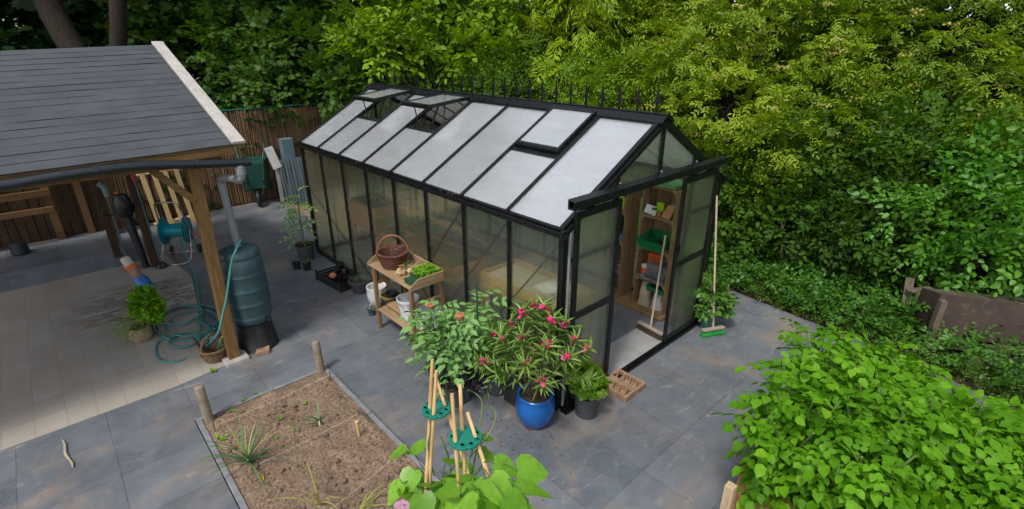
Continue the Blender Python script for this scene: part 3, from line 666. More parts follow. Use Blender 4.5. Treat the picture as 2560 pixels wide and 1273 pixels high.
drystrap = leafmat('dry_strap_leaf', [(.35,.32,.08),(.45,.38,.16),(.30,.33,.06)], .25, .6)
magenta = leafmat('magenta_petal', [(.62,.01,.12),(.80,.03,.22),(.85,.14,.38)], .25, .5)
greenl = leafmat('garden_plant_leaf', [(.05,.14,.015),(.08,.2,.02),(.13,.27,.03)], .3)
plum = leafmat('plum_leaf', [(.035,.02,.03),(.06,.03,.05)], .2)
def tomato(t, h, z0, g, n=26, spread=.3, leaf=.085, cane=None, mat=tomleaf, tplk='t', lo=.34):
    st = MB(); lv = Leaves(); lib = [sp_pinnate(g, 1, .30, leaf, 3, .62, .55) for _ in range(5)]; O = []; X = []
    for k in range(3):
        a0 = g.uniform(0, 6.3); rr = spread*.35*(k > 0)
        pts = [Vector((math.cos(a0)*rr*s+g.normal(0, .012), math.sin(a0)*rr*s+g.normal(0, .012), z0-.04+(h-z0)*s*(1 if k == 0 else .8))) for s in np.linspace(0, 1, 7)]
        st.tube(catmull(pts, 3), np.linspace(.009, .004, 19), 6)
        for i in range(n//3):
            s = lo+(1-lo)*(i+.5)/(n//3); q = pts[0].lerp(pts[-1], s); f = s*6; i0 = min(int(f), 5); q = pts[i0].lerp(pts[i0+1], f-i0); a = i*2.4+k*1.3+g.normal(0, .3)
            O.append(q); X.append((math.cos(a), math.sin(a), .35+.5*(s-.4)))
    st.build('stem', stemg, t, True)
    O = np.array([tuple(o) for o in O]); k = len(O)
    place(lib, O, X, np.tile([0, 0, 1.], (k, 1))+g.normal(0, .2, (k, 3)), g.uniform(.7, 1.15, k)*spread/.3, g).build('foliage', tplk, mat, t)
def bush(t, lobes, n, libk, tplk, mat, seed, sc=(.6, 1.), up=.2, nstem=5, stemmat=stemg, r=.006, z0=.2, jit=.45, flat=.6):
    g = np.random.default_rng(seed); st = MB()
    for k in range(nstem):
        c = lobes[k % len(lobes)]; e = Vector((c[0]+g.normal(0, c[3]*.4), c[1]+g.normal(0, c[4]*.4), c[2]+c[5]*.5)); b = Vector((g.normal(0, .02), g.normal(0, .02), z0-.05))
        st.tube(catmull([b, b.lerp(e, .5)+Vector((g.normal(0, .03), g.normal(0, .03), .04)), e], 5), np.linspace(r, r*.4, 11), 6)
    st.build('stem', stemmat, t, True)
    crown('foliage', lobes, n, libk if isinstance(libk, list) else LIB[libk], tplk, mat, t, g, up, jit, sc, None, .35, flat)

# plants at the far end of the long wall
t = thing('potted_tomato', 'tall spindly tomato plant in a dark pot at the far end of the greenhouse wall', 'potted plant', gp(768, 646))
pot(t, .165, .12, .28, greypl); tomato(t, 1.25, .28, np.random.default_rng(2), 42, .28, .09, lo=.25)
MB().tube([(0, .02, .2), (.01, .02, 1.3)], .007, 6).build('cane', plain('dark_cane', (.03, .05, .03), .5), t)
o = Leaves(); g = np.random.default_rng(3)
for k in range(9): a = k*2.4; o.add([.06*math.cos(a)-.03, .06*math.sin(a)-.05, .29+.01*k], [math.cos(a), math.sin(a), .3], [0, 0, 1], .06, .045)
o.build('lime_sprout', 'o', limel, t)
for i, (px, py, lb) in enumerate(((743, 672, 'small black pot holding only a bare twig, beside the tall tomato pot'), (769, 674, 'small black pot with a tiny green sprout, beside the tall tomato pot'))):
    t = thing('small_pot', lb, 'plant pot', gp(px, py), 0, 'small black pots beside the tomato pot'); pot(t, .07, .052, .12, blackpl, rim=.02)
    if i: 
        o = Leaves()
        for k in range(7): o.add([.01*k-.03, 0, .1+.012*k], [math.cos(k*2.2), math.sin(k*2.2), .5], [0, 0, 1], .045, .03)
        o.build('sprout', 'o', limel, t); MB().tube([(0, 0, .07), (0, .01, .22)], .003, 5).build('stem', stemg, t)
    else: MB().tube([(.01, 0, .07), (.015, .005, .17)], .003, 5).build('twig', stemb, t)
# crate of little pots
def crate_open(mb, x, y, z, th=.008, rows=3):
    mb.b2((-x, -y, 0), (x, y, th))
    for k in range(rows):
        z0 = .012+k*(z-.012)/rows; z1 = z0+(z-.012)/rows*.68
        for s in (-1, 1): mb.b2((s*x-th/2, -y, z0), (s*x+th/2, y, z1)); mb.b2((-x+th, s*y-th/2, z0), (x-th, s*y+th/2, z1))
    for sx in (-1, 1):
        for sy in (-1, 1): mb.b2((sx*x-.012, sy*y-.012, .001), (sx*x+.012, sy*y+.012, z+.03))
        for sy in (-.5, 0, .5): mb.b2((sx*x-th*.8, sy*y-.008, .002), (sx*x+th*.8, sy*y+.008, z-.004))
CX, CY = -.30, 4.55
mb = MB(); crate_open(mb, .19, .36, .15); c = mb.build('plastic_crate', blackpl, None, loc=(CX, CY, 0)); c.rotation_euler = (0, 0, R(6))
tag(c, 'black slatted plastic crate full of nursery pots by the greenhouse wall', 'crate')
g = np.random.default_rng(6)
sp = MB().lathe([(0, .004), (.036, .004), (.05, .085), (.053, .085), (.053, .095), (.046, .095), (.034, .012), (0, .012)], 18)
po = sp.build('nursery_pot', blackpl, None, True)
tag(po, 'empty black nursery pot in the plastic crate by the greenhouse wall', 'plant pot', 'empty nursery pots in the black crate')
po.location = (CX+.08, CY+.2, .012)
for i, (x, y, z, tx, ty) in enumerate(((-.03, .22, .012, .2, 0), (.1, .07, .012, -.2, .2), (-.02, .08, .012, 0, .3), (.1, -.06, .012, .3, 0), (-.02, -.07, .012, 0, -.2), (.03, .15, .1, .3, .4), (.1, .0, .1, -.3, .3), (.02, .0, .09, 1.2, .3), (.12, .18, .1, .1, -.1), (.06, .1, .165, .0, .15), (.11, .12, .18, .2, .2), (-.1, .16, .02, .1, .3))):
    c = po.copy(); COL.objects.link(c); c.location = (CX+x, CY+y, z); c.rotation_euler = (tx, ty, 0)
terra = plain('terracotta', (.42, .15, .075), .8, .25, 10, 60, .2, dirt=.2)
sh = MB().tube(catmull([(-.1, -.22, .16), (-.11, -.14, .15), (-.1, -.04, .10)], 5), [.012, .03, .04, .045, .05, .05, .048, .045, .04, .03, .02][:11], 10)
tag(sh.build('terracotta_shard', terra, None, True, loc=(CX, CY+.1, .02)), 'broken terracotta piece leaning in the black plastic crate', 'shard')
tag(MB().lathe([(0, 0), (.04, .004), (.042, .02), (.02, .03), (0, .032)], 16).build('green_saucer', plain('bright_green_plastic', (.02, .35, .08), .4), None, True, loc=(CX+.06, CY-.28, .04)), 'bright green plastic lid in the front corner of the black crate', 'lid')
# grey pot with strap leaves
def straps(name, n, L, Wd, g, mat, parent, spread=.6, z=0, segs=7, bend=1.):
    V = []; lp = []; ct = []; o = 0
    for k in range(n):
        a = g.uniform(0, 6.3); d = np.array([math.cos(a), math.sin(a), 0]); s = np.array([-math.sin(a), math.cos(a), 0]); el = R(85)-abs(g.normal(0, spread)); ln = L*g.uniform(.6, 1.15); p = np.array([g.normal(0, .008), g.normal(0, .008), z]); b = g.uniform(.3, 1.4)*bend
        for i in range(segs+1):
            t_ = i/segs; ww = Wd*(1-t_**2.2)*.5+.0008; V += [p-s*ww, p+s*ww]
            e = el-b*t_*1.5; p = p+(d*math.cos(e)+np.array([0, 0, 1])*math.sin(e))*ln/segs
            if p[2] < .012: p[2] = .012
        for i in range(segs): lp += [o+2*i, o+2*i+1, o+2*i+3, o+2*i+2]; ct.append(4)
        o += 2*segs+2
    return np_mesh(name, np.array(V), np.array(lp), np.array(ct), mat, parent, True)
t = thing('bulb_pot', 'grey round pot with a few upright strap leaves beside the black crate', 'potted plant', gp(903, 728))
pot(t, .165, .12, .2, greypl); straps('foliage', 7, .24, .028, np.random.default_rng(5), bulbl, t, .35, .15, 7, .5)
# pots under and beside the bench
wht = plain('white_glaze', (.62, .62, .60), .25, .08, 4, 30, .04, dirt=.12)
t = tag(MB().lathe([(0, .0), (.10, 0), (.135, .06), (.15, .16), (.145, .26), (.15, .275), (.145, .285), (.128, .28), (.128, .2), (.11, .05), (0, .05)], 34).build('ceramic_pot', wht, None, True, loc=gp(945, 757)), 'empty round white ceramic pot behind the left leg of the potting bench', 'plant pot')
olive = plain('olive_plastic', (.20, .15, .05), .45, .2, 8)
nb = gp(985, 790)
for i, (mat, r, h, dz, lb) in enumerate(((greypl, .15, .17, 0, 'grey pot lowest in the nest of pots under the bench'), (blackpl, .14, .18, .07, 'black pot in the middle of the nest under the bench'), (olive, .135, .16, .15, 'olive brown pot on top of the nest under the bench'), (blackpl, .09, .13, .2, 'small black pot inside the olive brown pot under the bench'))):
    tag(MB().lathe([(0, 0), (r*.72, 0), (r*.97, h-.03), (r+.006, h-.028), (r+.006, h), (r-.008, h), (r*.7, .012), (0, .012)], 28).build('nested_pot', mat, None, True, loc=(-.2+.02*(i == 3), 3.05, dz)), lb, 'plant pot', 'nest of pots under the potting bench')
t = thing('succulent_pot', 'tiny dark green pot with a silvery succulent in front of the white ceramic pot', 'potted plant', gp(930, 787))
pot(t, .058, .045, .1, plain('dark_teal_plastic', (.03, .07, .075), .4), rim=.015)
lv = Leaves(); silver = leafmat('silver_leaf', [(.35,.38,.34),(.5,.52,.46)], .1)
for k in range(22): a = k*2.4; e = .2+.05*k; lv.add([0, 0, .085+.003*k], [math.cos(a)*math.cos(e), math.sin(a)*math.cos(e), math.sin(e)], [0, 0, 1], .06-.0012*k, .025)
lv.build('rosette', 'o', silver, t)

# ------------------------------------------------------------------ potting bench and what stands on it
BXa, BXb, BYa, BYb, BZ = -.56, -.07, 1.86, 2.90, .93
t = thing('potting_bench', 'wooden potting bench with a slatted lower shelf against the greenhouse wall', 'potting bench', ((BXa+BXb)/2, (BYa+BYb)/2, 0))
def bpart(mb, nm, mat, bev=.004): return wpart(mb, nm, mat, t, bev=bev)
for x in (BXa+.03, BXb-.03):
    for y in (BYa+.05, BYb-.1): bpart(MB().b2((x-.023, y-.023, 0), (x+.023, y+.023, BZ-.02)), 'leg', pinez)
tp = MB(); wd = (BXb-BXa)/3
for k in range(3): tp.b2((BXa+k*wd, BYa, BZ-.02), (BXa+(k+1)*wd-.006, BYb, BZ))
bpart(tp, 'worktop', pine)
bpart(MB().b2((BXb-.018, BYa+.02, BZ+.002), (BXb, BYb-.02, BZ+.11)), 'back_board', pine)
for y in (BYa-.001, BYb-.017):
    bpart(MB().prism([(BXa-.01, y, BZ-.03), (BXb-.02, y, BZ-.03), (BXb-.02, y, BZ+.10), (BXa+.12, y, BZ+.10), (BXa-.01, y, BZ+.02)], (0, .018, 0)), 'end_board', wood('bench_end', (.21, .125, .058), (.40, .27, .145), 0, weather=.3, gcol=(.34, .28, .21)))
shf = MB()
for k in range(3): shf.b2((BXa+.01+k*.155, BYa+.01, .285), (BXa+.01+k*.155+.135, BYb-.06, .303))
bpart(shf, 'shelf', pine)
for y in (BYa+.05, BYb-.1): bpart(MB().b2((BXa+.053, y-.02, .245), (BXb-.053, y+.02, .284)), 'crossbar', pinez); bpart(MB().b2((BXa+.053, y-.018, .66), (BXb-.053, y+.018, .70)), 'crossbar', pinez)
bpart(MB().bar((BXb-.028, BYa+.1, .32), (BXb-.028, BYb-.2, .86), .012, .04, (1, 0, 0)), 'brace', pinez)
# wicker baskets
def wicker(t, rb, rt, h, mat, rows=13, seed=1, handle=None, hmat=None, wob=.05):
    g = np.random.default_rng(seed); n = 96; m = MB(); rr = h/rows*.62
    for k in range(rows):
        z = rr+k*(h-rr)/(rows-1); R0 = rb+(rt-rb)*(z/h)**.8; ph = PI*(k % 2)
        m.tube([((R0+.006*math.cos(24*a/2+ph))*math.cos(a), (R0+.006*math.cos(24*a/2+ph))*math.sin(a), z+g.normal(0, .0008)+wob*h*.12*math.cos(2*a)*(z/h)) for a in (2*PI*i/n for i in range(n))], rr*1.05, 5, close=True)
    m.lathe([(0, .004), (rb+.004, .004), (rb+.004, .012), (0, .012)], 24)
    m.build('basket_body', mat, t, True)
    rim = MB()
    for ph in (0, 2.1, 4.2): rim.tube([((rt+.006+.009*math.cos(22*a+ph))*math.cos(a), (rt+.006+.009*math.cos(22*a+ph))*math.sin(a), h+.006+.009*math.sin(22*a+ph)+wob*h*.12*math.cos(2*a)) for a in (2*PI*i/220 for i in range(220))], .008, 5, close=True)
    rim.build('rim', mat, t, True)
    if handle:
        hm = MB(); N = 120
        for ph in (0, 2.1, 4.2):
            pts = []
            for i in range(N+1):
                a = -.12+(PI+.24)*i/N; r_ = .010; c_ = Vector((rt*1.02*math.cos(a), 0, h*.85+handle*math.sin(a))); nn = Vector((math.cos(a), 0, math.sin(a))); pts.append(c_+nn*r_*math.cos(i*.55+ph)+Vector((0, 1, 0))*r_*math.sin(i*.55+ph))
            hm.tube(pts, .0085, 5)
        hm.build('handle', hmat or mat, t, True)
wick = wood('red_brown_wicker', (.06, .02, .012), (.17, .065, .038), 2, .5, 2.5)
wickh = wood('honey_wicker', (.12, .05, .015), (.30, .15, .06), 2, .45, 2.5)
t = thing('wicker_basket', 'round red brown wicker basket with a tall twisted handle on the potting bench', 'basket', (-.35, 2.60, BZ+.001), R(-28))
wicker(t, .125, .19, .2, wick, 13, 1, .25, wickh)
# seedlings
stray = plain('green_tray', (.015, .06, .03), .4)
SX, SY = -.24, 2.02
tr = MB().b2((-.15, -.13, 0), (.15, .13, .006)).b2((-.15, -.13, .007), (-.142, .13, .055)).b2((.142, -.13, .007), (.15, .13, .055)).b2((-.141, -.13, .007), (.141, -.122, .055)).b2((-.141, .122, .007), (.141, .13, .055)).b2((-.14, -.12, .007), (.14, .12, .04))
t = thing('seedling_tray', 'tray of bright green seedlings at the near end of the potting bench', 'seed tray', (SX, SY, BZ+.001)); tr.build('tray', stray, t)
lv = Leaves(); g = np.random.default_rng(12); st = MB()
for k in range(150):
    x, y = g.uniform(-.135, .135), g.uniform(-.115, .115); h = g.uniform(.06, .12); st.tube([(x, y, .035), (x+g.normal(0, .01), y+g.normal(0, .01), h)], .0016, 4)
    for j in range(4): a = g.uniform(0, 6.3); lv.add([x, y, h+g.normal(0, .01)], [math.cos(a), math.sin(a), .3], [g.normal(0, .3), g.normal(0, .3), 1], g.uniform(.028, .048), .03)
lv.build('seedlings', 'o', leafmat('seedling_leaf', [(.13,.30,.012),(.19,.40,.02),(.27,.5,.03)], .35), t); st.build('stems', leafmat('pale_stem', [(.25,.35,.08),(.3,.4,.1)], .1), t)
t = tag(MB().b2((-.06, -.1, 0), (.06, .1, .05)).b2((-.068, -.108, .05), (.068, .108, .055)).build('empty_tray', stray, None, bev=.004, loc=(-.45, 1.98, BZ+.001)), 'small empty dark green tray in front of the seedlings on the bench', 'tray')
# bundle of drying garlic
straw = leafmat('dry_stalk', [(.30,.2,.1),(.42,.31,.17),(.5,.4,.25)], .15, .7)
t = thing('garlic_bundle', 'bundle of dried garlic bulbs and stalks on the bench between basket and seedlings', 'garlic', (-.34, 2.27, BZ+.001))
gb = plain('garlic_skin', (.48, .33, .17), .6, .3, 20); g = np.random.default_rng(4); m = MB()
for k in range(9): m.lathe([(0, -.028), (.022, -.02), (.03, -.002), (.02, .018), (.006, .034), (0, .036)], 12, (g.normal(-.04, .035), g.normal(.02, .035), .03+.03*(k > 5)), Matrix.Rotation(g.uniform(-1, 1), 3, 'X') @ Matrix.Rotation(g.uniform(-1, 1), 3, 'Y'))
m.build('bulbs', gb, t, True)
lv = []; m = MB()
for k in range(46): a = g.uniform(0, 6.3); p = Vector((g.normal(.03, .04), g.normal(0, .04), .05)); q = p+Vector((math.cos(a)*.14, math.sin(a)*.14, g.uniform(-.04, .06))); q.z = max(q.z, .004); m.tube(catmull([p, p.lerp(q, .5)+Vector((0, 0, .03)), q], 4), .0026, 4)
m.build('stalks', straw, t)
o = Leaves(); o.add([[0, .02, .06]]*3, [[-.2, .3, .9], [.2, .1, .8], [-.3, -.1, .7]], [0, 1, 0], .11, .03); o.build('leaf', 'l', greenl, t)
# bucket and clear box on the shelf
bk = plain('white_bucket_plastic', (.55, .56, .57), .4, .06, 4, 30, .03, dirt=.12)
t = thing('white_bucket', 'white plastic bucket with a wire handle on the lower shelf of the bench', 'bucket', (-.34, 2.33, .304))
MB().lathe([(0, .002), (.105, .002), (.135, .235), (.146, .238), (.147, .27), (.138, .272), (.136, .26), (.104, .01), (0, .01)], 36).build('bucket_body', bk, t, True)
MB().tube(catmull([(.147, .01, .25), (.12, -.1, .19), (.0, -.155, .16), (-.12, -.1, .19), (-.147, .01, .25)], 8), .003, 6).build('handle', black, t, True)
clr = plain('frosted_box_plastic', (.52, .54, .55), .3, .05, 4, 30, .02)
m = MB()
for a, b in (((-.15, -.19, 0), (.15, .19, .006)), ((-.16, -.2, .006), (-.152, .2, .2)), ((.152, -.2, .006), (.16, .2, .2)), ((-.151, -.2, .006), (.151, -.192, .2)), ((-.151, .192, .006), (.151, .2, .2)), ((-.172, -.212, .19), (-.161, .212, .198)), ((.161, -.212, .19), (.172, .212, .198))): m.b2(a, b)
tag(m.build('storage_box', clr, None, loc=(-.29, 2.03, .304), bev=.003), 'frosted plastic storage box at the near end of the bench shelf', 'box')

# ------------------------------------------------------------------ tomatoes, oleander and pots at the near corner
capm = plain('cane_cap', (.42, .12, .06), .75, .2, 14, 60, .2)
gc = plain('green_garden_cane', (.012, .06, .03), .4)
for i, (x, y, h, lb, cx) in enumerate(((-.62, 1.22, 1.02, 'bushy tomato plant in a dark pot nearest the potting bench', (1075, 770)), (-.72, .86, .98, 'bushy tomato plant in a dark pot nearest the bamboo canes', (1150, 795)), (-.28, .98, 1.05, 'bushy tomato plant in a dark pot close to the greenhouse wall', None))):
    t = thing('tomato_plant', lb, 'tomato plant', (x, y, 0), i*2.1, 'tomato plants by the near corner of the greenhouse'); pot(t, .16, .12, .25, greypl)
    tomato(t, h, .25, np.random.default_rng(20+i), 45, .32, .10)
    if i == 2: MB().tube([(.03, .0, .2), (.03, .0, 1.25)], .008, 8).build('cane', gc, t)
for i, ((px, py), xx, bx, by, lb) in enumerate((((1075, 768), -.72, -.66, 1.16, 'terracotta cane topper on the dark cane nearer the potting bench'), ((1150, 793), -.66, -.72, .92, 'terracotta cane topper on the dark cane nearer the oleander'))):
    tp_ = ax(px, py, 0, xx); t = thing('cane_topper', lb, 'cane topper', (bx, by, .21), 0, 'terracotta cane toppers in the tomatoes'); e = tp_-t.location
    MB().tube([(0, 0, 0), e-Vector((0, 0, .02))], .006, 8).build('cane', gc, t)
    m = MB().lathe([(0, -.03), (.030, -.03), (.033, -.028), (.042, .018), (.046, .02), (.046, .03), (.038, .032), (0, .034)], 20, e); tb = m.build('topper', terra, t, True)
    h_ = MB()
    for a in range(5): h_.lathe([(.006, .0335), (.006, .0365)], 8, e+Vector((.02*math.cos(a*1.26), .02*math.sin(a*1.26), 0)))
    h_.build('drain_holes', potsoil, tb)
t = thing('potted_herb', 'grey pot with purple leaved seedlings in front of the tomato plants', 'potted plant', gp(1149, 995))
pot(t, .15, .115, .2, greypl); bush(t, [(0, 0, .24, .1, .1, .05)], 18, 'small', 'o', plum, 3, (.4, .6), .3, 3, stemg, .003, .17)
t = thing('potted_shrub', 'wide grey pot between the tomatoes and the blue oleander pot', 'potted plant', gp(1240, 972))
pot(t, .2, .14, .26, greypl); bush(t, [(0, 0, .40, .14, .14, .12)], 26, 'lance', 'd', oleleaf, 9, (.7, 1.), .5, 9, stemb, .007, .24)
def oleander(t, lobes, seed, z0):
    g = np.random.default_rng(seed); st = MB(); lv = Leaves()
    for k in range(24):
        a = k*2.4; s = math.sqrt((k+.5)/24); c = lobes
        e = Vector((c[0]*s*math.cos(a), c[1]*s*math.sin(a), z0+c[2]*(1-.62*s**2)+g.normal(0, .05))); b = Vector((.05*s*math.cos(a), .05*s*math.sin(a), z0-.05)); m_ = b.lerp(e, .55)+Vector((0, 0, .12*s))
        pts = catmull([b, m_, e], 7); st.tube(pts, np.linspace(.007, .003, len(pts)), 6)
        for j in range(5, len(pts)):
            d = (pts[j]-pts[j-1]).normalized(); u, v, _ = basis(d)
            for q in range(3 if j > 8 else (2 if j % 2 else 1)):
                an = q*1.6+j*.9+g.normal(0, .2); o_ = u*math.cos(an)+v*math.sin(an); tipf = .45+.9*(j/len(pts))
                xd = o_+d*tipf+Vector((0, 0, -.12)); lv.add(pts[j], xd, d*1.-o_*.4+Vector(g.normal(0, .12, 3)), g.uniform(.12, .20), g.uniform(.016, .022))
        if g.random() < .92:
            fl = Leaves()
            for q in range(int(g.integers(5, 12))):
                c_ = e+Vector(g.normal(0, .017, 3))+Vector((0, 0, .02)); ax_ = Vector(g.normal(0, 1, 3))+Vector((0, 0, 1)); u, v, w_ = basis(ax_)
                for p_ in range(5): an = p_*1.257; o_ = u*math.cos(an)+v*math.sin(an); fl.add(c_, o_+w_*.35, w_-o_*.3, .031, .028)
            fl.build('flower_cluster', 'o', magenta, t)
    st.build('stem', stemb, t, True); lv.build('foliage', 'l', oleleaf, t)
t = thing('oleander', 'magenta flowered oleander in a glossy blue pot at the near corner of the greenhouse', 'potted plant', gp(1339, 1078)+Vector((.09, .10, 0)))
blue = plain('cobalt_glaze', (.004, .085, .30), .14, .25, 5, 30, .03, spec=.6)
MB().lathe([(0, 0), (.11, 0), (.135, .02), (.185, .11), (.205, .2), (.195, .29), (.175, .335), (.18, .35), (.185, .365), (.176, .372), (.16, .365), (.158, .33), (.17, .25), (0, .24)], 40).build('blue_pot', blue, t, True)
MB().lathe([(0, .335), (.08, .338), (.155, .33)], 24).build('soil', potsoil, t)
oleander(t, (.54, .54, .94), 7, .36)
t = thing('lime_foliage_pot', 'grey pot of lime green leafy plant in front of the left sliding door', 'potted plant', gp(1468, 1050)+Vector((.08, .08, 0)))
pot(t, .14, .115, .26, greypl); bush(t, [(0, 0, .40, .15, .15, .09), (-.04, .06, .47, .12, .12, .09)], 210, [sp_broad(np.random.default_rng(4), .06, 3, 3, .055, .85) for _ in range(4)], 'r', limel, 6, (.7, 1.), .3, 5, stemg, .004, .24)
orangepot = tag(MB().lathe([(0, 0), (.11, 0), (.16, .26), (.17, .26), (.17, .3), (.155, .3), (.14, .05), (0, .05)], 26).build('terracotta_pot', terra, None, True, loc=(-.14, .38, .42)), 'orange terracotta pot half hidden by the oleander leaves against the greenhouse wall', 'plant pot')
tag(MB().b2((-.28, .24, 0), (-.0, .52, .418)).build('upturned_crate', blackpl, None, bev=.01, loc=(-.03, 0, 0)), 'black box carrying the orange terracotta pot behind the oleander', 'box')
# hollow bricks
brk = plain('old_brick', (.26, .165, .10), .9, .3, 12, 50, .7, dirt=.5)
for i, x in enumerate((.71, .91)):
    m = MB(); y0, y1, hh = -.42, -.04, .075; w2 = .095
    m.b2((x-w2, y0, .001), (x-w2+.03, y1, hh)); m.b2((x+w2-.03, y0, .001), (x+w2, y1, hh)); m.b2((x-w2+.031, y0, .001), (x+w2-.031, y0+.03, hh)); m.b2((x-w2+.031, y1-.03, .001), (x+w2-.031, y1, hh)); m.b2((x-w2+.031, y0+.031, .001), (x+w2-.031, y1-.031, .015))
    for k in range(4): yy = y0+.06+k*.085; m.bar((x-w2+.028, yy-.02, .042), (x+w2-.028, yy+.045, .042), .018, .055)
    tag(m.build('hollow_brick', brk, None, bev=.006), ('weathered brown hollow brick lying nearer the lime green potted plant', 'weathered brown hollow brick lying nearer the doorway paving')[i], 'brick', 'hollow bricks by the greenhouse door')
# ------------------------------------------------------------------ brooms and the pot by the door
brg = leafmat('green_bristle', [(.01,.25,.04),(.02,.38,.06)], .1, .5); brb = leafmat('straw_bristle', [(.10,.065,.035),(.18,.12,.07)], .1, .7)
stick = wood('broom_stick', (.28, .21, .14), (.42, .34, .25), 2); block = wood('broom_block', (.2, .17, .13), (.36, .31, .25), 0)
def broom(name, lb, loc, rz, top, bristle, L_=.36):
    t = thing(name, lb, 'broom', loc, rz); m = MB().b2((-L_/2, -.032, .075), (L_/2, .032, .115)); m.build('broom_head', block, t, bev=.012)
    g = np.random.default_rng(int(L_*100)); lv = Leaves(); k = 620
    P = np.stack([g.uniform(-L_/2+.01, L_/2-.01, k), g.uniform(-.028, .028, k), np.full(k, .078)], 1); X = np.stack([P[:, 0]*.9+g.normal(0, .14, k), P[:, 1]*6+g.normal(0, .15, k), -np.ones(k)], 1)
    lv.add(P, X, [1, .3, 0], g.uniform(.07, .085, k), .006); lv.build('bristles', 'd', bristle, t)
    inv = Matrix.Rotation(-rz, 3, 'Z'); e = inv @ (Vector(top)-Vector(loc)); d = e.normalized()
    MB().tube([Vector((0, 0, .10)), e], .013, 12).build('handle', stick, t, True)
    return t
hl = gp(1780, 838); a_, b_ = gp(1748, 850), gp(1815, 838)
broom('garden_broom', 'broom with bright green bristles leaning against the outside of the greenhouse', hl, math.atan2(b_.y-a_.y, b_.x-a_.x), (2.80, -.055, 1.82), brg, .34)
a_, b_ = gp(1598, 808, .08), gp(1655, 838, .08)
broom('yard_broom', 'worn straw broom standing just inside the greenhouse doorway', ((a_.x+b_.x)/2, (a_.y+b_.y)/2, 0), math.atan2(b_.y-a_.y, b_.x-a_.x), (2.47, .4, 1.25), brb, .42)
t = thing('potted_bush', 'leafy plant in a pale teal pot beside the greenhouse door', 'potted plant', gp(1766, 818)+Vector((.05, .03, 0)))
pot(t, .115, .09, .2, plain('pale_teal_plastic', (.10, .22, .19), .4)); bush(t, [(.02, -.02, .38, .18, .18, .16), (-.04, .02, .58, .14, .14, .14)], 85, 'potted', 'o', greenl, 8, (.8, 1.15), .2, 5, stemb, .006, .2)
# ------------------------------------------------------------------ inside the greenhouse: crates and their contents
tag(MB().b2((2.42, .28, .001), (2.88, 1.75, .05)).build('crate_plinth', crw, None, bev=.003), 'low timber plank the stacked crates stand on inside the greenhouse', 'plank')
def fruit_crate(name, lb, loc, dy, dz, dx=.36, grp='fruit crates stacked as shelves in the greenhouse'):
    t = thing(name, lb, 'crate', loc, 0, grp); x0, x1, y0, y1 = 0, dx, -dy/2, dy/2; th = .011
    m = MB()
    for k in range(4): a = x0+k*dx/4; m.b2((a, y0+th, .0), (a+dx/4-.006, y1-th, .012))
    m.build('floor_slats', crw, t)
    m = MB()
    for k in range(4): a = x0+k*dx/4; m.b2((a, y0+th, dz-.016), (a+dx/4-.006, y1-th, dz-.004))
    m.build('top_slats', crw, t)
    for s, yy in ((0, y0), (1, y1-th)):
        m = MB()
        for k in range(3): a = x0+.002+k*dx/3; m.b2((a, yy, 0.001), (a+dx/3-.014, yy+th, dz-.004))
        m.build('side_panel', crwz, t)
    m = MB()
    for k in range(3): a = y0+th+k*(dy-2*th)/3; m.b2((x1-th, a+.001, .013), (x1, a+(dy-2*th)/3-.006, dz-.017))
    m.build('back_panel', crwz, t)
    m = MB()
    for yy, s in ((y0+th, 1), (y1-th, -1)): m.prism([(x0+.001, yy, dz-.017), (x0+.001, yy+s*.05, dz-.017), (x0+.001, yy, dz-.07)], (.02, 0, 0)); m.prism([(x0+.001, yy, .013), (x0+.001, yy+s*.03, .013), (x0+.001, yy, .05)], (.02, 0, 0))
    m.build('corner_blocks', crw, t); return t
AY, AX, BYC, BXX = .575, 2.50, 1.32, 2.49
DZ = (.45, .46, .47, .42); z = .051; AZ = []
for i, lb in enumerate(('bottom crate of the stack nearest the doorway, holding bags', 'second crate up in the stack nearest the doorway, holding clear trays', 'third crate up in the stack nearest the doorway, holding the deep green tray', 'top crate of the stack nearest the doorway, holding packets and a bottle')):
    fruit_crate('fruit_crate', 'wooden '+lb, (AX, AY, z), .50, DZ[i]); AZ.append(z+.013); z += DZ[i]
AT = z; z = .051; BZs = []
for i, lb in enumerate(('bottom crate of the stack farther from the doorway, nearly empty', 'second crate up in the stack farther from the doorway, holding a fertiliser bag', 'third crate up in the stack farther from the doorway, holding the dark bucket', 'top crate of the stack farther from the doorway, holding the lime sprayer')):
    fruit_crate('fruit_crate', 'wooden '+lb, (BXX, BYC, z), .50, DZ[i]-.01); BZs.append(z+.013); z += DZ[i]-.01
def box_thing(nm, lb, cat, loc, d, mat, rz=0, bev=.003): o = MB().b2((-d[0]/2, -d[1]/2, 0), (d[0]/2, d[1]/2, d[2])).build(nm, mat, None, bev=bev, loc=loc); o.rotation_euler = (0, 0, rz); return tag(o, lb, cat)
def lathe_thing(nm, lb, cat, loc, prof, mat, n=20): return tag(MB().lathe(prof, n).build(nm, mat, None, True, loc=loc), lb, cat)
green = plain('tray_green', (.01, .16, .05), .35, .15, 5); limeg = plain('lime_plastic', (.38, .58, .02), .35, .1); orng = plain('orange_pack', (.75, .14, .02), .5, .2, 12); whtp = plain('white_pack', (.62, .61, .58), .5, .1, 12)
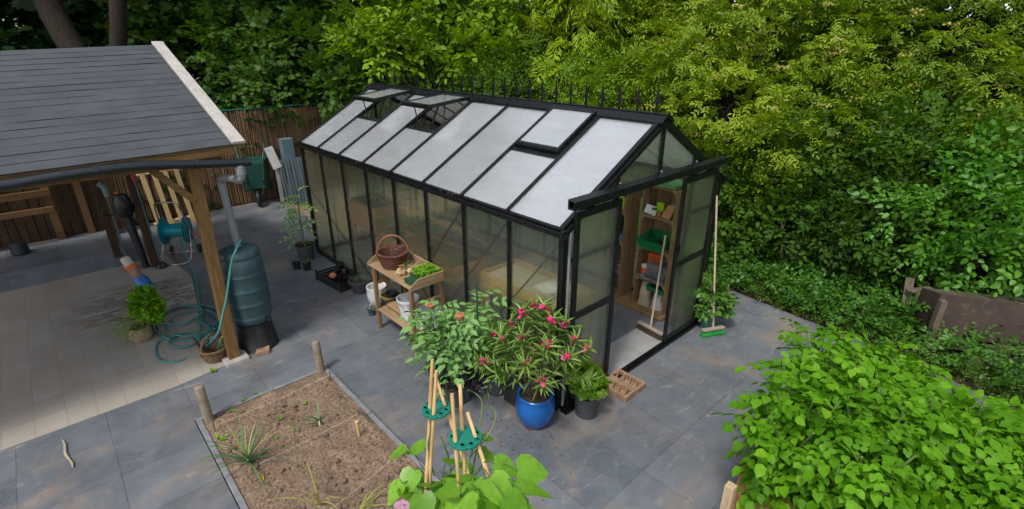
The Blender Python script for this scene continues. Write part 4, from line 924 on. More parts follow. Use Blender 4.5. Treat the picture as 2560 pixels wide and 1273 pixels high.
def tray(nm, lb, loc, dx, dy, h, mat, rz=0, t_=.006):
    m = MB().b2((-dx*.45, -dy*.45, 0), (dx*.45, dy*.45, t_))
    for s in (-1, 1):
        m.prism([(s*dx*.45, -dy*.45, t_), (s*dx*.45, dy*.45, t_), (s*dx/2, dy/2, h), (s*dx/2, -dy/2, h)], (s*t_, 0, 0)); m.prism([(-dx*.45, s*dy*.45, t_), (dx*.45, s*dy*.45, t_), (dx/2, s*dy/2, h), (-dx/2, s*dy/2, h)], (0, s*t_, 0))
    o = m.build(nm, mat, None, loc=loc); o.rotation_euler = (0, 0, rz); return tag(o, lb, 'tray')
o = tray('green_tray', 'deep green tray jutting from the crate nearest the doorway', (AX+.13, AY+.02, AZ[2]+.035), .42, .40, .13, green, R(4)); o.rotation_euler = (0, R(-6), R(4))
tag(MB().lathe([(0, -.02), (.05, -.012), (.055, .005), (.03, .03), (0, .035)], 14).build('dark_bowl', blackpl, None, True, loc=(AX+.12, AY-.02, AZ[2]+.075)), 'small black scoop lying in the deep green tray', 'scoop')
glass = panemat('clear_plastic', (.9, .92, .92), .18, .5, .1, .08, 50, 2)
m = MB().lathe([(0, -.1), (.034, -.1), (.036, .05), (.014, .085), (.014, .11), (0, .11)], 18, (0, 0, 0), Matrix.Rotation(R(80), 3, 'Y')); tag(m.build('clear_bottle', glass, None, True, loc=(AX+.10, AY-.20, AZ[2]+.038)), 'clear plastic bottle lying beside the deep green tray', 'bottle')
# top crate near
o = box_thing('white_packet', 'white packet tilted against the side of the top crate', 'packet', (AX+.07, AY+.17, AZ[3]+.003), (.03, .14, .12), whtp, R(20)); o.rotation_euler = (R(14), R(12), R(25))
box_thing('lime_carton', 'upright lime green carton in the top crate nearest the doorway', 'carton', (AX+.18, AY+.06, AZ[3]+.002), (.06, .1, .16), limeg, R(10))
lathe_thing('white_tub', 'small white tub with a dark green lid in the top crate', 'tub', (AX+.06, AY+.085, AZ[3]+.002), [(0, 0), (.03, 0), (.032, .075), (0, .075)], whtp); 
lathe_thing('tub_lid', 'dark green lid on the small white tub in the top crate', 'lid', (AX+.06, AY+.085, AZ[3]+.0775), [(0, 0), (.034, 0), (.034, .022), (0, .024)], green)
for i, (dx, dy) in enumerate(((.06, .01), (.08, -.045), (.14, -.01))): tag(MB().lathe([(0, 0), (.024, 0), (.036, .05), (.033, .05), (.022, .006), (0, .006)], 16).build('peat_pot', plain('peat_card', (.30, .18, .09), .9, .2, 20), None, True, loc=(AX+dx, AY+dy, AZ[3]+.002)), 'small brown peat pot in the top crate nearest the doorway', 'plant pot', 'peat pots in the top crate')
lathe_thing('spray_bottle', 'tall clear bottle at the back of the top crate', 'bottle', (AX+.22, AY-.10, AZ[3]+.002), [(0, 0), (.04, 0), (.042, .14), (.018, .18), (.018, .22), (.025, .225), (.025, .26), (0, .262)], glass)
m = MB().prism([(0, -.06, 0), (0, .08, .01), (0, .03, .18), (0, -.1, .21)], (.025, 0, 0)); o = m.build('paper_bag', plain('kraft_paper', (.42, .22, .09), .8, .2, 14, 40, .5), None, bev=.01, loc=(AX+.03, AY-.11, AZ[3]+.003)); o.rotation_euler = (0, R(14), R(-10)); tag(o, 'crumpled brown paper bag leaning at the front of the top crate', 'bag')
tray('seed_tray_lid', 'bright green tray lying on top of the crate stack by the doorway', (AX+.18, AY, AT+.003), .32, .42, .06, plain('pale_green_tray', (.18, .42, .16), .4))
# second crate near: clear propagator trays
for i in range(4):
    tray('clear_tray', 'clear plastic propagator tray in the second crate nearest the doorway', (AX+.14, AY-.08, AZ[1]+.05+.05*i), .3, .32, .06, glass, R(3*i-4))['group'] = 'clear propagator trays stacked in a crate'
tray('grey_tray', 'grey tray under the clear propagator trays in the second crate', (AX+.13, AY-.04, AZ[1]+.004), .34, .38, .05, greyfab, 0)
o = box_thing('orange_box', 'orange box at the back of the crate of clear trays', 'box', (AX+.25, AY+.10, AZ[1]+.13), (.05, .2, .18), orng, R(8)); MB_ = None
box_thing('seed_stack', 'dark cardboard box behind the clear trays', 'box', (AX+.26, AY+.10, AZ[1]+.003), (.12, .22, .125), blackpl)
box_thing('orange_packet', 'small orange and white packet at the front of the crate of clear trays', 'packet', (AX+.07, AY+.15, AZ[1]+.056), (.04, .07, .08), orng, R(30))
box_thing('small_white_packet', 'small white packet on the orange one in the crate of clear trays', 'packet', (AX+.07, AY+.15, AZ[1]+.1365), (.045, .075, .05), whtp, R(24))
tray('green_flat', 'flat green tray wedged above the bags in the bottom crate', (AX+.12, AY-.10, AZ[0]+.3), .3, .26, .08, green)
def sack(nm, lb, loc, w_, d_, h, mat, seed, lean=0):
    g = np.random.default_rng(seed); m = MB(); n = 20; prof = []
    V = []; rows = 12
    for k in range(rows+1):
        s = k/rows; f = math.sin(PI*min(1, s*.55+.42))**.5; 
        for j in range(n):
            a = 2*PI*j/n; cx = math.copysign(abs(math.cos(a))**.6, math.cos(a)); cy = math.copysign(abs(math.sin(a))**.6, math.sin(a)); wr = 1+g.normal(0, .025)
            V.append((d_/2*cx*f*wr*(1-.75*max(0, s-.8)/.2), w_/2*cy*(1+.0*s)*wr*(1-.15*s), h*s+g.normal(0, .004)*(0 < k)))
    F = [(i*n+j, i*n+(j+1) % n, (i+1)*n+(j+1) % n, (i+1)*n+j) for i in range(rows) for j in range(n)]+[tuple(range(n-1, -1, -1)), tuple(rows*n+j for j in range(n))]
    m.add(V, F); o = m.build(nm, mat, None, True, loc=loc); o.rotation_euler = (0, lean, 0); return tag(o, lb, 'bag')
sack('sand_bag', 'beige plastic sack standing in the bottom crate nearest the doorway', (AX+.10, AY+.10, AZ[0]+.003), .18, .15, .36, plain('sack_beige', (.44, .34, .24), .3, .15, 9, 30, .6, spec=.6), 1)
sack('white_bag', 'white plastic sack beside the beige one in the bottom crate', (AX+.12, AY-.10, AZ[0]+.003), .16, .15, .26, plain('sack_white', (.6, .6, .6), .3, .12, 9, 30, .6, spec=.6), 2)
sack('fertiliser_bag', 'white and orange fertiliser bag in the crate farther from the doorway', (BXX+.12, BYC+.0, BZs[1]+.003), .17, .10, .30, plain('sack_print', (.66, .55, .5), .35, .2, 16, 30, .3), 3)
MB().b2((-.002, -.065, .02), (0, .065, .10)).build('orange_band', orng, bpy.data.objects['fertiliser_bag'], loc=(-.058, 0, 0))
m = MB()
for k in range(4): m.tube([(0, -.10, .05+.07*k), (0, .10, .05+.07*k)], .003, 6)
for yy in (-.1, .1): m.tube([(0, yy, 0), (0, yy, .30)], .003, 6)
tag(m.build('wire_rack', scr, None, loc=(BXX+.05, BYC-.12, BZs[1]+.003)), 'small wire rack standing beside the fertiliser bag', 'rack')
lathe_thing('dark_bucket', 'dark grey bucket in the third crate of the farther stack', 'bucket', (BXX+.15, BYC-.02, BZs[2]+.10), [(0, 0), (.1, 0), (.145, .26), (.15, .27), (.138, .27), (.1, .01), (0, .01)], greypl, 28)
MB().lathe([(0, 0), (.032, 0), (.032, .006), (0, .007)], 18, (-.128, -.055, .17), Matrix.Rotation(R(-90), 3, 'Y')).build('round_sticker', plain('pale_sticker', (.7, .62, .52), .5, .05), bpy.data.objects['dark_bucket'])
tray('blue_tub', 'pale blue plastic tub under the dark bucket in the farther crate stack', (BXX+.13, BYC-.05, BZs[2]+.002), .28, .3, .10, plain('pale_blue_plastic', (.25, .36, .5), .35))
t = thing('pump_sprayer', 'lime green pump sprayer in the top crate of the farther stack', 'sprayer', (BXX+.09, BYC-.11, BZs[3]+.002))
MB().lathe([(0, 0), (.07, 0), (.075, .02), (.075, .1), (.05, .16), (.026, .19), (.024, .22), (0, .22)], 26).build('sprayer_tank', limeg, t, True); MB().tube(catmull([(.0, 0, .2), (0, 0, .27), (-.05, .05, .29), (-.1, .06, .2)], 6), .009, 8).build('hose', blackpl, t); MB().lathe([(.02, .22), (.022, .27), (0, .275)], 14).build('pump_cap', whtp, t)
lathe_thing('teal_bottle', 'teal watering bottle beside the lime green sprayer', 'bottle', (BXX+.10, BYC+.07, BZs[3]+.002), [(0, 0), (.05, 0), (.055, .12), (.02, .18), (0, .2)], plain('teal_plastic', (.0, .22, .2), .35))
# raised wooden planting troughs along the long wall
ply = wood('trough_wood', (.36, .21, .07), (.55, .36, .15), 1, .6)
plum_w = wood('trough_red_wood', (.22, .11, .06), (.36, .2, .11), 1, .6)
def trough(lb, x0, y0, x1, y1, z0, z1, mat, legs=True, grow=0, seed=1):
    t = thing('planting_trough', lb, 'planter', ((x0+x1)/2, (y0+y1)/2, 0)); th = .022; m = MB()
    m.b2((x0, y0, z0), (x0+th, y1, z1)); m.b2((x1-th, y0, z0), (x1, y1, z1)); m.b2((x0+th+.001, y0, z0), (x1-th-.001, y0+th, z1)); m.b2((x0+th+.001, y1-th, z0), (x1-th-.001, y1, z1)); m.b2((x0+th+.001, y0+th+.001, z0), (x1-th-.001, y1-th-.001, z0+.015))
    wpart(m, 'trough_box', mat, t, bev=.003)
    wpart(MB().b2((x0+th+.002, y0+th+.002, z0+.016), (x1-th-.002, y1-th-.002, z1-.05)), 'soil', potsoil if grow else plain('pale_sand', (.45, .38, .28), .9, .2, 9, 60, .4), t)
    if legs:
        for x in (x0+.04, x1-.04):
            for y in (y0+.05, y1-.05): wpart(MB().b2((x-.025, y-.025, 0), (x+.025, y+.025, z0-.001)), 'leg', mat, t)
    if grow:
        g = np.random.default_rng(seed); n = grow; O = np.stack([g.uniform(x0+.08, x1-.08, n), g.uniform(y0+.1, y1-.1, n), g.uniform(z1-.03, z1+.28, n)], 1)-np.array(t.location)
        place(LIB['mid'], O, g.normal(0, 1, (n, 3))+np.array([0, 0, .5]), np.tile([0, 0, 1.], (n, 1))+g.normal(0, .3, (n, 3)), g.uniform(.5, .9, n), g).build('foliage', 'o', greenl, t)
    return t
trough('pale yellow wooden planting trough behind the near panels of the long wall', .22, .26, .80, 1.50, .86, 1.06, ply)
trough('reddish wooden planting trough in the middle of the greenhouse', .16, 2.0, .72, 3.85, .72, .93, plum_w, True, 8, 3)
trough('reddish wooden planting trough at the far end of the greenhouse', .18, 4.0, .72, 4.9, .85, 1.26, plum_w, True, 12, 4)
tag(MB().lathe([(0, 0), (.1, 0), (.15, .1), (.145, .1), (.09, .01), (0, .01)], 22).build('white_bowl', whtp, None, True, loc=(.42, .55, 1.012)), 'white bowl standing in the pale yellow planting trough', 'bowl')
m = MB()
for k in range(5): m.tube([(.30+.018*k, 1.85, 1.42+.01*(k % 2)), (.29+.02*k, 3.5, 1.40+.012*(k % 2))], .008, 6)
tag(m.build('cane_bundle', bamboo, None), 'bundle of yellow bamboo canes lying behind the middle wall panels', 'canes')

# ------------------------------------------------------------------ water butt, hose, reel and tools by the carport
but = plain('butt_plastic', (.028, .068, .075), .42, .18, 4, 40, .06, dirt=.06)
BC = Vector((-1.895, 3.50, 0))
stm = plain('stand_plastic', (.012, .013, .014), .5, .3, 6, 40, .1)
m = MB(); N = 8
prof = [(.245, .0), (.235, .02), (.20, .33), (.205, .335), (.205, .36), (0, .362)]
V = []; F = []; n = 40
for r_, z_ in prof:
    for j in range(n):
        a = 2*PI*j/n; f = 1-.05*(math.cos(6*a) > .6)*(0 < z_ < .34); V.append((r_*f*math.cos(a), r_*f*math.sin(a), z_))
for i in range(len(prof)-1): F += [(i*n+j, i*n+(j+1) % n, (i+1)*n+(j+1) % n, (i+1)*n+j) for j in range(n)]
m.add(V, F+[tuple(range(n-1, -1, -1))]); tag(m.build('butt_stand', stm, None, True, loc=BC), 'black tapering plastic stand under the green water butt', 'stand')
t = thing('water_butt', 'dark green ribbed water butt on a black stand beside the carport post', 'water butt', BC+Vector((0, 0, .365)))
pr = [(0, 0), (.185, 0), (.205, .015)]
for k in range(4):
    z_ = .09+.19*k; rr = (.222, .238, .243, .236)[k]; pr += [(rr, z_-.028), (rr+.002, z_-.02), (rr+.008, z_-.006), (rr+.008, z_+.006), (rr+.003, z_+.014), (rr+.002, z_+.05)]
pr += [(.242, .74), (.235, .82), (.215, .88), (.19, .91), (0, .912)]
MB().lathe(pr, 48).build('barrel', but, t, True)
MB().lathe([(.222, .875), (.226, .88), (.228, .905), (.21, .955), (.16, .978), (0, .985)], 48).build('lid', but, t, True)
MB().lathe([(0, 0), (.02, 0), (.02, .05), (.028, .052), (.028, .066), (0, .068)], 14, (.12, -.17, .05), Matrix.Rotation(R(90), 3, 'X')).build('tap', blackpl, t, True)
hosem = plain('teal_hose', (.045, .19, .18), .4, .15, 8)
def hz(px, py, z=.014): p = gp(px, py, z); return p
hp = [(-1.93, 7.30, .42), (-1.93, 7.14, .30), hz(485, 680, .06), hz(497, 745), hz(512, 810), (-2.16, 4.40, .014)]
def ring(cx, cy, r, a0, a1, n, z=.014, ry=1): return [(cx+r*math.cos(a0+(a1-a0)*i/n), cy+ry*r*math.sin(a0+(a1-a0)*i/n), z+.012*((i*7) % 3)/2) for i in range(n+1)]
hp += ring(-2.42, 4.72, .38, -.9, 2*PI-1.0, 11, .014, 1.5)+ring(-2.40, 4.62, .30, -1.0, 2*PI-1.1, 10, .034, 1.35)+ring(-2.45, 4.95, .24, -1.1, PI*1.7, 9, .04, 1.3)+ring(-2.58, 4.20, .17, -.4, 2*PI-.5, 8, .03, 1.2)
hp += [hz(470, 840), hz(420, 845), hz(393, 860), hz(392, 890), hz(412, 905), hz(450, 903), hz(500, 880), ax(542, 838, 1, 3.22), ax(556, 790, 1, 3.2), ax(567, 740, 1, 3.2), ax(578, 660, 1, 3.2), ax(590, 625, 1, 3.22), ax(603, 600, 1, 3.36), (-1.87, 3.47, 1.368)]
tag(MB().tube(catmull(hp, 7), .0135, 8).build('garden_hose', hosem, None, True), 'teal garden hose looping over the beige paving and up to the water butt', 'hose')
teal = plain('reel_teal', (.0, .16, .19), .35, .1, 5); chrome = plain('galvanised_tube', (.55, .55, .56), .3, .1, 5, 40, .02, 1)
t = thing('hose_reel', 'teal hose reel trolley with a silver tube frame and red crank', 'hose reel', (-1.96, 7.40, 0), R(-30))
fr = MB()
fr.tube(catmull([(-.22, .30, .03), (-.22, .1, .55), (-.2, .0, .98), (-.14, -.02, 1.06), (.1, -.02, 1.06), (.17, 0, .98), (.2, .1, .55), (.2, .3, .03)], 5), .014, 8)
fr.tube(catmull([(-.2, .1, .5), (-.24, -.1, .15), (-.2, -.28, .03), (.18, -.28, .03), (.22, -.1, .15), (.2, .1, .5)], 5), .014, 8); fr.tube([(-.22, .1, .1), (.21, .1, .1)], .012, 8)
fr.build('frame', chrome, t, True)
ry = Matrix.Rotation(R(90), 3, 'Y')
for x in (-.19, .17): MB().lathe([(0, 0), (.05, 0), (.06, .012), (.23, .006), (.24, .0), (.245, .012), (.235, .022), (0, .024)], 36, (x, .06, .53), ry).build('drum_disc', teal, t, True)
MB().lathe([(.12, 0), (.12, .34)], 28, (-.165, .06, .53), ry).build('drum', plain('reel_core', (.0, .24, .29), .4), t, True)
c_ = MB().tube([(.2, .06, .53), (.27, .06, .53), (.27, .0, .45)], .012, 8).build('crank', teal, t); MB().tube([(.27, 0, .45), (.37, 0, .45)], .016, 10).build('grip', plain('red_plastic', (.55, .03, .03), .4), c_)
for x in (-.26, .22): MB().lathe([(0, 0), (.075, 0), (.085, .01), (.085, .03), (0, .032)], 24, (x, .28, .085), ry).build('wheel', blackpl, t, True)
def trimmer(lb, base, top, headm, side):
    t = thing('grass_trimmer', lb, 'grass trimmer', base); e = Vector(top)-t.location
    MB().tube([(0, 0, .05), e*.55, e], [.012, .012, .013], 10).build('shaft', plain('trimmer_shaft', (.05, .13, .13), .4), t, True)
    d = e.normalized(); h = MB().tube([e*.93, e+d*.06, e+d*.13+Vector((side*.07, 0, 0))], [.03, .045, .035], 12).build('motor_head', headm, t, True)
    MB().tube(catmull([e*.7, e*.7+Vector((side*.12, -.05, .05)), e*.72+Vector((side*.1, -.05, .12))], 5), .014, 8).build('handle', blackpl, t, True)
    MB().lathe([(0, .0), (.07, .0), (.09, .03), (.07, .07), (.03, .11), (0, .11)], 20).build('cutting_head', blackpl, t, True)
trimmer('grass trimmer with a pale teal and orange head leaning on a carport post', (-2.72, 7.45, 0), (-2.72, 7.62, 1.36), plain('pale_teal_tool', (.12, .24, .23), .4), -1)
trimmer('grass trimmer with a crimson head and teal shaft leaning on a carport post', (-2.30, 7.18, 0), (-2.33, 7.27, 1.62), plain('crimson_tool', (.3, .02, .06), .4), -1)
MB().lathe([(0, 0), (.025, 0), (.03, .05), (0, .055)], 14, (.14, .15, 1.28)).build('orange_button', orng, bpy.data.objects['grass_trimmer'], True)
t = thing('leaf_blower', 'black leaf blower with its long tube down, leaning on the dark carport post', 'leaf blower', (-2.50, 7.36, 0))
MB().tube(catmull([(0, 0, .02), (-.03, .02, .5), (-.06, .05, .95)], 5), np.linspace(.05, .07, 11), 14).build('blower_tube', blackpl, t, True); MB().lathe([(0, 0), (.08, 0), (.13, .08), (.14, .25), (.09, .38), (0, .4)], 20, (-.06, .06, .93)).build('motor_housing', blackpl, t, True); MB().tube(catmull([(-.06, -.05, 1.05), (-.06, -.16, 1.15), (-.06, -.05, 1.28)], 6), .018, 8).build('handle', blackpl, t, True)
# bottle and lime plants on the beige paving
t = thing('weed_sprayer', 'blue bottle with an orange and white neck leaning beside the lime green shrub', 'bottle', gp(372, 728)); rot = Matrix.Rotation(R(-16), 3, 'Y') @ Matrix.Rotation(R(-14), 3, 'X')
MB().lathe([(0, 0), (.10, 0), (.11, .03), (.105, .2), (.07, .27), (0, .27)], 22, (0, 0, 0), rot).build('bottle_body', plain('blue_plastic', (.01, .12, .38), .35), t, True); MB().lathe([(.06, .271), (.075, .36), (.07, .42), (0, .421)], 20, (0, 0, 0), rot).build('neck', plain('brown_plastic', (.30, .17, .11), .5), t, True)
MB().lathe([(.08, .422), (.085, .48), (0, .482)], 20, (0, 0, 0), rot).build('collar', orng, t, True); MB().lathe([(.07, .483), (.065, .6), (.05, .62), (0, .622)], 20, (0, 0, 0), rot).build('cap', plain('cream_plastic', (.5, .42, .34), .5), t, True)
t = thing('lime_shrub', 'rounded clump of lime green foliage on dark stems on the beige paving', 'shrub', gp(385, 835))
lime2 = leafmat('lime_shrub_leaf', [(.10,.26,.004),(.15,.34,.006),(.21,.42,.012)], .3)
g = np.random.default_rng(31); crown('foliage', [(0, 0, .44, .13, .13, .22), (.05, 0, .36, .11, .11, .16)], 420, [sp_broad(g, .05, 3, 3, .05, .75) for _ in range(4)], 'o', lime2, t, g, .3, .5, (.7, 1.1), None, .2, .6)
MB().tube([(0, 0, 0), (.01, 0, .35)], .014, 8).tube([(.05, .02, 0), (.03, 0, .3)], .010, 8).build('stem', blackpl, t)
t = thing('potted_herb', 'straggly yellow green plant in a tan bag pot on the beige paving', 'potted plant', gp(358, 850))
MB().lathe([(0, 0), (.09, 0), (.13, .06), (.13, .15), (.11, .2), (.10, .2), (.10, .16), (0, .16)], 22).build('pot', plain('tan_bag', (.24, .18, .10), .8, .25, 10, 40, .5), t, True); bush(t, [(.0, 0, .24, .12, .12, .06), (-.1, .02, .3, .08, .08, .08), (.1, 0, .16, .07, .07, .1)], 50, 'small', 'o', leafmat('straggly_leaf', [(.12,.2,.01),(.19,.3,.015),(.22,.3,.04)], .3), 12, (.3, .5), .2, 5, stemg, .003, .15)
# tool basket
t = thing('tool_basket', 'small wicker basket full of hand tools at the foot of the carport post', 'basket', (-2.40, 3.50, .004), R(20)); wkb = wood('brown_wicker', (.08, .045, .02), (.22, .14, .075), 2, .6, 2.5)
wicker(t, .10, .15, .16, wkb, 10, 5, .2)
red = MATS['red_plastic']
for i, (x, y, a, b_, c, mat, lb) in enumerate(((.05, -.04, .35, .1, .24, red, 'red handled secateurs standing in the tool basket'), (.08, .02, .2, -.3, .20, orng, 'orange handled trowel standing in the tool basket'), (-.06, .05, -.3, .3, .25, blackpl, 'black handled hand fork standing in the tool basket'), (.02, .08, -.1, -.4, .26, plain('dark_teal_tool', (.02, .12, .13), .4), 'dark teal hand rake standing in the tool basket'), (-.03, -.05, .4, -.2, .22, green, 'green handled weeder standing in the tool basket'))):
    tt = thing('hand_tool', lb, 'hand tool', t.matrix_basis @ Vector((x, y, .03)), 0, 'hand tools in the basket'); d = Vector((math.sin(a), math.sin(b_), 1))
    MB().tube([d*.14, d*.17, d*(c+.05), d*(c+.06)], [.011, .016, .015, .008], 10).build('handle', mat, tt, True); MB().tube([(0, 0, 0), d*.139], [.012, .006], 8).build('blade', chrome, tt, True)
tag(MB().prism([(0, 0, 0), (.16, -.03, 0), (.2, .08, 0), (.06, .12, 0)], (0, 0, .06)).build('broken_brick', brk, None, bev=.01, loc=gp(640, 893)), 'broken brown brick piece on the slabs in front of the butt stand', 'brick')
# ------------------------------------------------------------------ fence, pallet, leaning slabs, wheelbarrow
reedm = wood('reed', (.11, .065, .03), (.24, .155, .08), 2, .8, .8)
t = thing('reed_fence', 'tall brown reed screen fence with a green top rail', 'fence', (1.5, 10.35, 0)); m = MB(); g = np.random.default_rng(13); x = -3.6
while x < 6.4:
    r_ = g.uniform(.006, .012); x += r_*1.7; y_ = 10.35+g.normal(0, .006); m.tube([(x+g.normal(0, .01), y_, 0), (x+g.normal(0, .008), y_+g.normal(0, .004), 1.1), (x+g.normal(0, .012), y_, 2.13+g.normal(0, .03))], r_, 4, False)
wpart(m, 'reed_screen', reedm, t, smooth=True); wpart(MB().b2((-3.6, 10.372, 0), (6.4, 10.385, 2.08)), 'backing_mat', darkw, t)
wpart(MB().tube([(-3.6, 10.36, 2.19), (6.4, 10.36, 2.19)], .022, 10), 'top_rail', plain('green_rail', (.005, .09, .055), .4), t)
for x in (-1.0, 1.5, 4.0): wpart(MB().b2((x-.03, 10.39, 0), (x+.03, 10.45, 2.2)), 'fence_post', MATS['green_rail'], t)
t = thing('pallet_panel', 'pale wooden picket panel leaning behind the hose reel', 'panel', (-1.5, 9.7, 0), R(8)); pk = wood('pale_picket', (.30, .19, .08), (.48, .34, .17), 2)
for k in range(5): MB().bar((-.42+k*.21, -.15, .0), (-.42+k*.21, .25, 1.42), .085, .02, (0, -1, .2)).build('slat', pk, t)
for z_ in (.12, 1.12): MB().bar((-.5, -.11+z_*.28, z_), (.5, -.11+z_*.28, z_), .09, .03, (0, -.28, 1)).build('rail', wood('pale_rail', (.30, .19, .08), (.48, .34, .17), 0), t)
slabm = plain('roof_sheet_grey', (.075, .10, .112), .5, .2, 5, 30, .1, dirt=.1)
for i, (x, wd, h, y_, tl) in enumerate(((.78, .10, 1.02, 9.55, .14), (.90, .12, 1.07, 9.45, .16), (1.03, .13, 1.05, 9.38, .13), (1.17, .16, 1.07, 9.3, .15), (1.32, .14, 1.02, 9.25, .12))):
    m = MB().bar((0, 0, 0), (tl*.3, tl*2, h), wd, .035, (0, -1, .1)); m.bar((-wd*.3, -.03, 0), (-wd*.3+tl*.3, tl*2-.03, h), .02, .03, (0, -1, .1))
    tag(m.build('slate_board', slabm, None, bev=.003, loc=(x, y_, .0)), 'grey blue ribbed board, '+('first from the wheelbarrow', 'second from the wheelbarrow', 'third from the wheelbarrow', 'fourth from the wheelbarrow', 'nearest the greenhouse')[i]+', in the row leaning on the fence', 'board', 'grey boards leaning by the greenhouse end')
tag(MB().bar((0, 0, .85), (-.1, .12, 1.35), .2, .02, (0, -1, .1)).b2((-.02, .1, 0), (.06, .16, .86)).build('pale_board', plain('pale_board', (.42, .42, .40), .6, .15, 6), None, loc=(.72, 9.75, 0)), 'pale grey board standing up behind the row of grey boards', 'board')
tag(MB().b2((-.14, -.1, 0), (.14, .1, 1.5)).build('tall_slab', plain('blue_grey_panel', (.10, .16, .19), .5), None, bev=.01, loc=(1.06, 9.9, 0)), 'tall blue grey panel behind the row of leaning boards', 'panel')
t = thing('wheelbarrow', 'dark green wheelbarrow stood upright against the reed fence', 'wheelbarrow', (.25, 9.98, 0), R(-20)); wbg = plain('barrow_green', (.008, .05, .035), .4, .2, 5)
V = []
for s, z_, y_ in ((.20, .42, -.10), (.20, 1.02, -.14), (.34, 1.12, .22), (.30, .30, .20)): V += [(-s, y_, z_), (s, y_, z_)]
MB().add(V, [(0, 1, 3, 2), (0, 2, 4, 6), (1, 7, 5, 3), (2, 3, 5, 4), (0, 6, 7, 1)]).build('tray', wbg, t).modifiers.new('thick', 'SOLIDIFY').thickness = .012
for s in (-1, 1):
    MB().tube(catmull([(s*.05, -.16, .18), (s*.17, -.16, .5), (s*.24, -.12, 1.1), (s*.3, .1, 1.35), (s*.3, .15, 1.5)], 5), .017, 8).build('handle_tube', wbg, t, True); MB().tube([(s*.3, .15, 1.5), (s*.3, .17, 1.66)], .021, 10).build('grip', whtp if s < 0 else blackpl, t)
    MB().tube(catmull([(s*.2, -.16, .75), (s*.2, -.42, .72), (s*.2, -.42, .66), (s*.16, -.16, .55)], 5), .014, 8).build('leg', wbg, t, True)
MB().lathe([(.10, -.04), (.155, -.045), (.19, -.02), (.19, .02), (.155, .045), (.10, .04)], 30, (.0, -.2, .2), ry).build('wheel', blackpl, t, True); MB().lathe([(0, -.03), (.1, -.03), (.1, .03), (0, .03)], 20, (0, -.2, .2), ry).build('wheel_hub', wbg, t)

# ------------------------------------------------------------------ soil bed: posts, strings, onions, weeds
for px, py, h, lb in ((803, 928, .42, 'round wooden post at the back corner of the soil bed near the greenhouse'), (524, 1052, .44, 'round wooden post at the corner of the soil bed near the carport')):
    o = MB().lathe([(.045, -.05), (.045, h-.006), (.040, h), (0, h+.002)], 20).build('garden_post', stakew, None, True, loc=gp(px, py)); o.rotation_euler = (R(1), R(-1.5), 0); tag(o, lb, 'post', 'posts at the corners of the soil bed')
twine = plain('twine', (.5, .42, .32), .8)
for i, ((xa, ya), (xb, yb), lb) in enumerate((((-2.77, 2.10), (-1.55, 2.13), 'string line across the far end of the soil bed'), ((-2.62, 1.28), (-1.62, 1.30), 'string line across the middle of the soil bed'), ((-2.5, .34), (-1.55, .55), 'string line across the near part of the soil bed'))):
    t = thing('string_line', lb, 'string', ((xa+xb)/2, (ya+yb)/2, 0)); c_ = t.location
    MB().tube([Vector((xa, ya, .07))-c_, Vector(((xa+xb)/2, (ya+yb)/2, .055))-c_, Vector((xb, yb, .07))-c_], .0018, 5).build('string', twine, t)
    for x, y in ((xa, ya), (xb, yb)): MB().tube([Vector((x, y, -.02))-c_, Vector((x+.005, y, .12))-c_], .006, 6).build('peg', stemb, t)
tag(MB().tube([(0, 0, -.02), (.0, 0, .13), (-.005, 0, .19)], [.011, .014, .017], 10).build('short_stake', bamboo, None, True, loc=gp(898, 1092)), 'short thick cane end sticking out of the soil near the greenhouse edge', 'stake')
onionl = leafmat('onion_leaf', [(.04,.13,.05),(.07,.19,.07),(.12,.25,.06)], .2, .35); yell = leafmat('yellow_strap', [(.28,.32,.05),(.42,.42,.09),(.5,.42,.2)], .25, .55)
for i, (px, py, n, L_, sp, mats, sd, lb) in enumerate(((622, 1160, 24, .55, .95, onionl, 3, 'sprawling spring onion clump at the carport side of the soil bed'), (800, 1062, 9, .26, .45, onionl, 4, 'small upright spring onion in the middle of the soil bed'), (800, 1268, 8, .42, .3, yell, 5, 'tall yellowing onion with bent leaves near the front of the bed'), (900, 1290, 12, .36, .6, yell, 6, 'yellowing onion clump with drooping leaves beside the bean leaves'))):
    t = thing('spring_onion', lb, 'onion', gp(px, py), 0, 'onions in the soil bed'); straps('leaves', n, L_, .014, np.random.default_rng(sd), mats, t, sp, .01, 8, .9)
    if i == 0: straps('dry_leaves', 8, .45, .010, np.random.default_rng(44), drystrap, t, 1.1, .02, 8, .6)
    MB().lathe([(.012, -.01), (.014, .02), (.008, .05), (0, .055)], 10).build('bulb', plain('onion_white', (.5, .52, .4), .4), t, True)
wl = Leaves(); g = np.random.default_rng(9)
for px, py, n in ((555, 1100, 9), (702, 1048, 6), (655, 995, 4), (760, 1010, 4), (732, 1080, 4), (585, 1030, 5), (690, 1100, 4), (640, 985, 3), (540, 1095, 4), (532, 930, 14), (612, 1000, 6), (570, 895, 5)):
    b = gp(px, py)
    for k in range(n): a = g.uniform(0, 6.3); wl.add(b+Vector((g.normal(0, .012), g.normal(0, .012), .012)), [math.cos(a), math.sin(a), .5], [0, 0, 1], g.uniform(.025, .055), .026)
tag(wl.build('weeds', 'o', limel, None), 'tiny green weeds sprouting in the soil and paving joints', 'weeds', kind='stuff')
yl = Leaves().add(gp(655, 1205), [.3, .8, .3], [1, 0, 1], .09, .025).build('yellow_leaf', 'l', leafmat('yellow_leaf', [(.6,.45,.02),(.65,.5,.04)], .2), None); tag(yl, 'single bright yellow leaf lying on the soil', 'leaf')
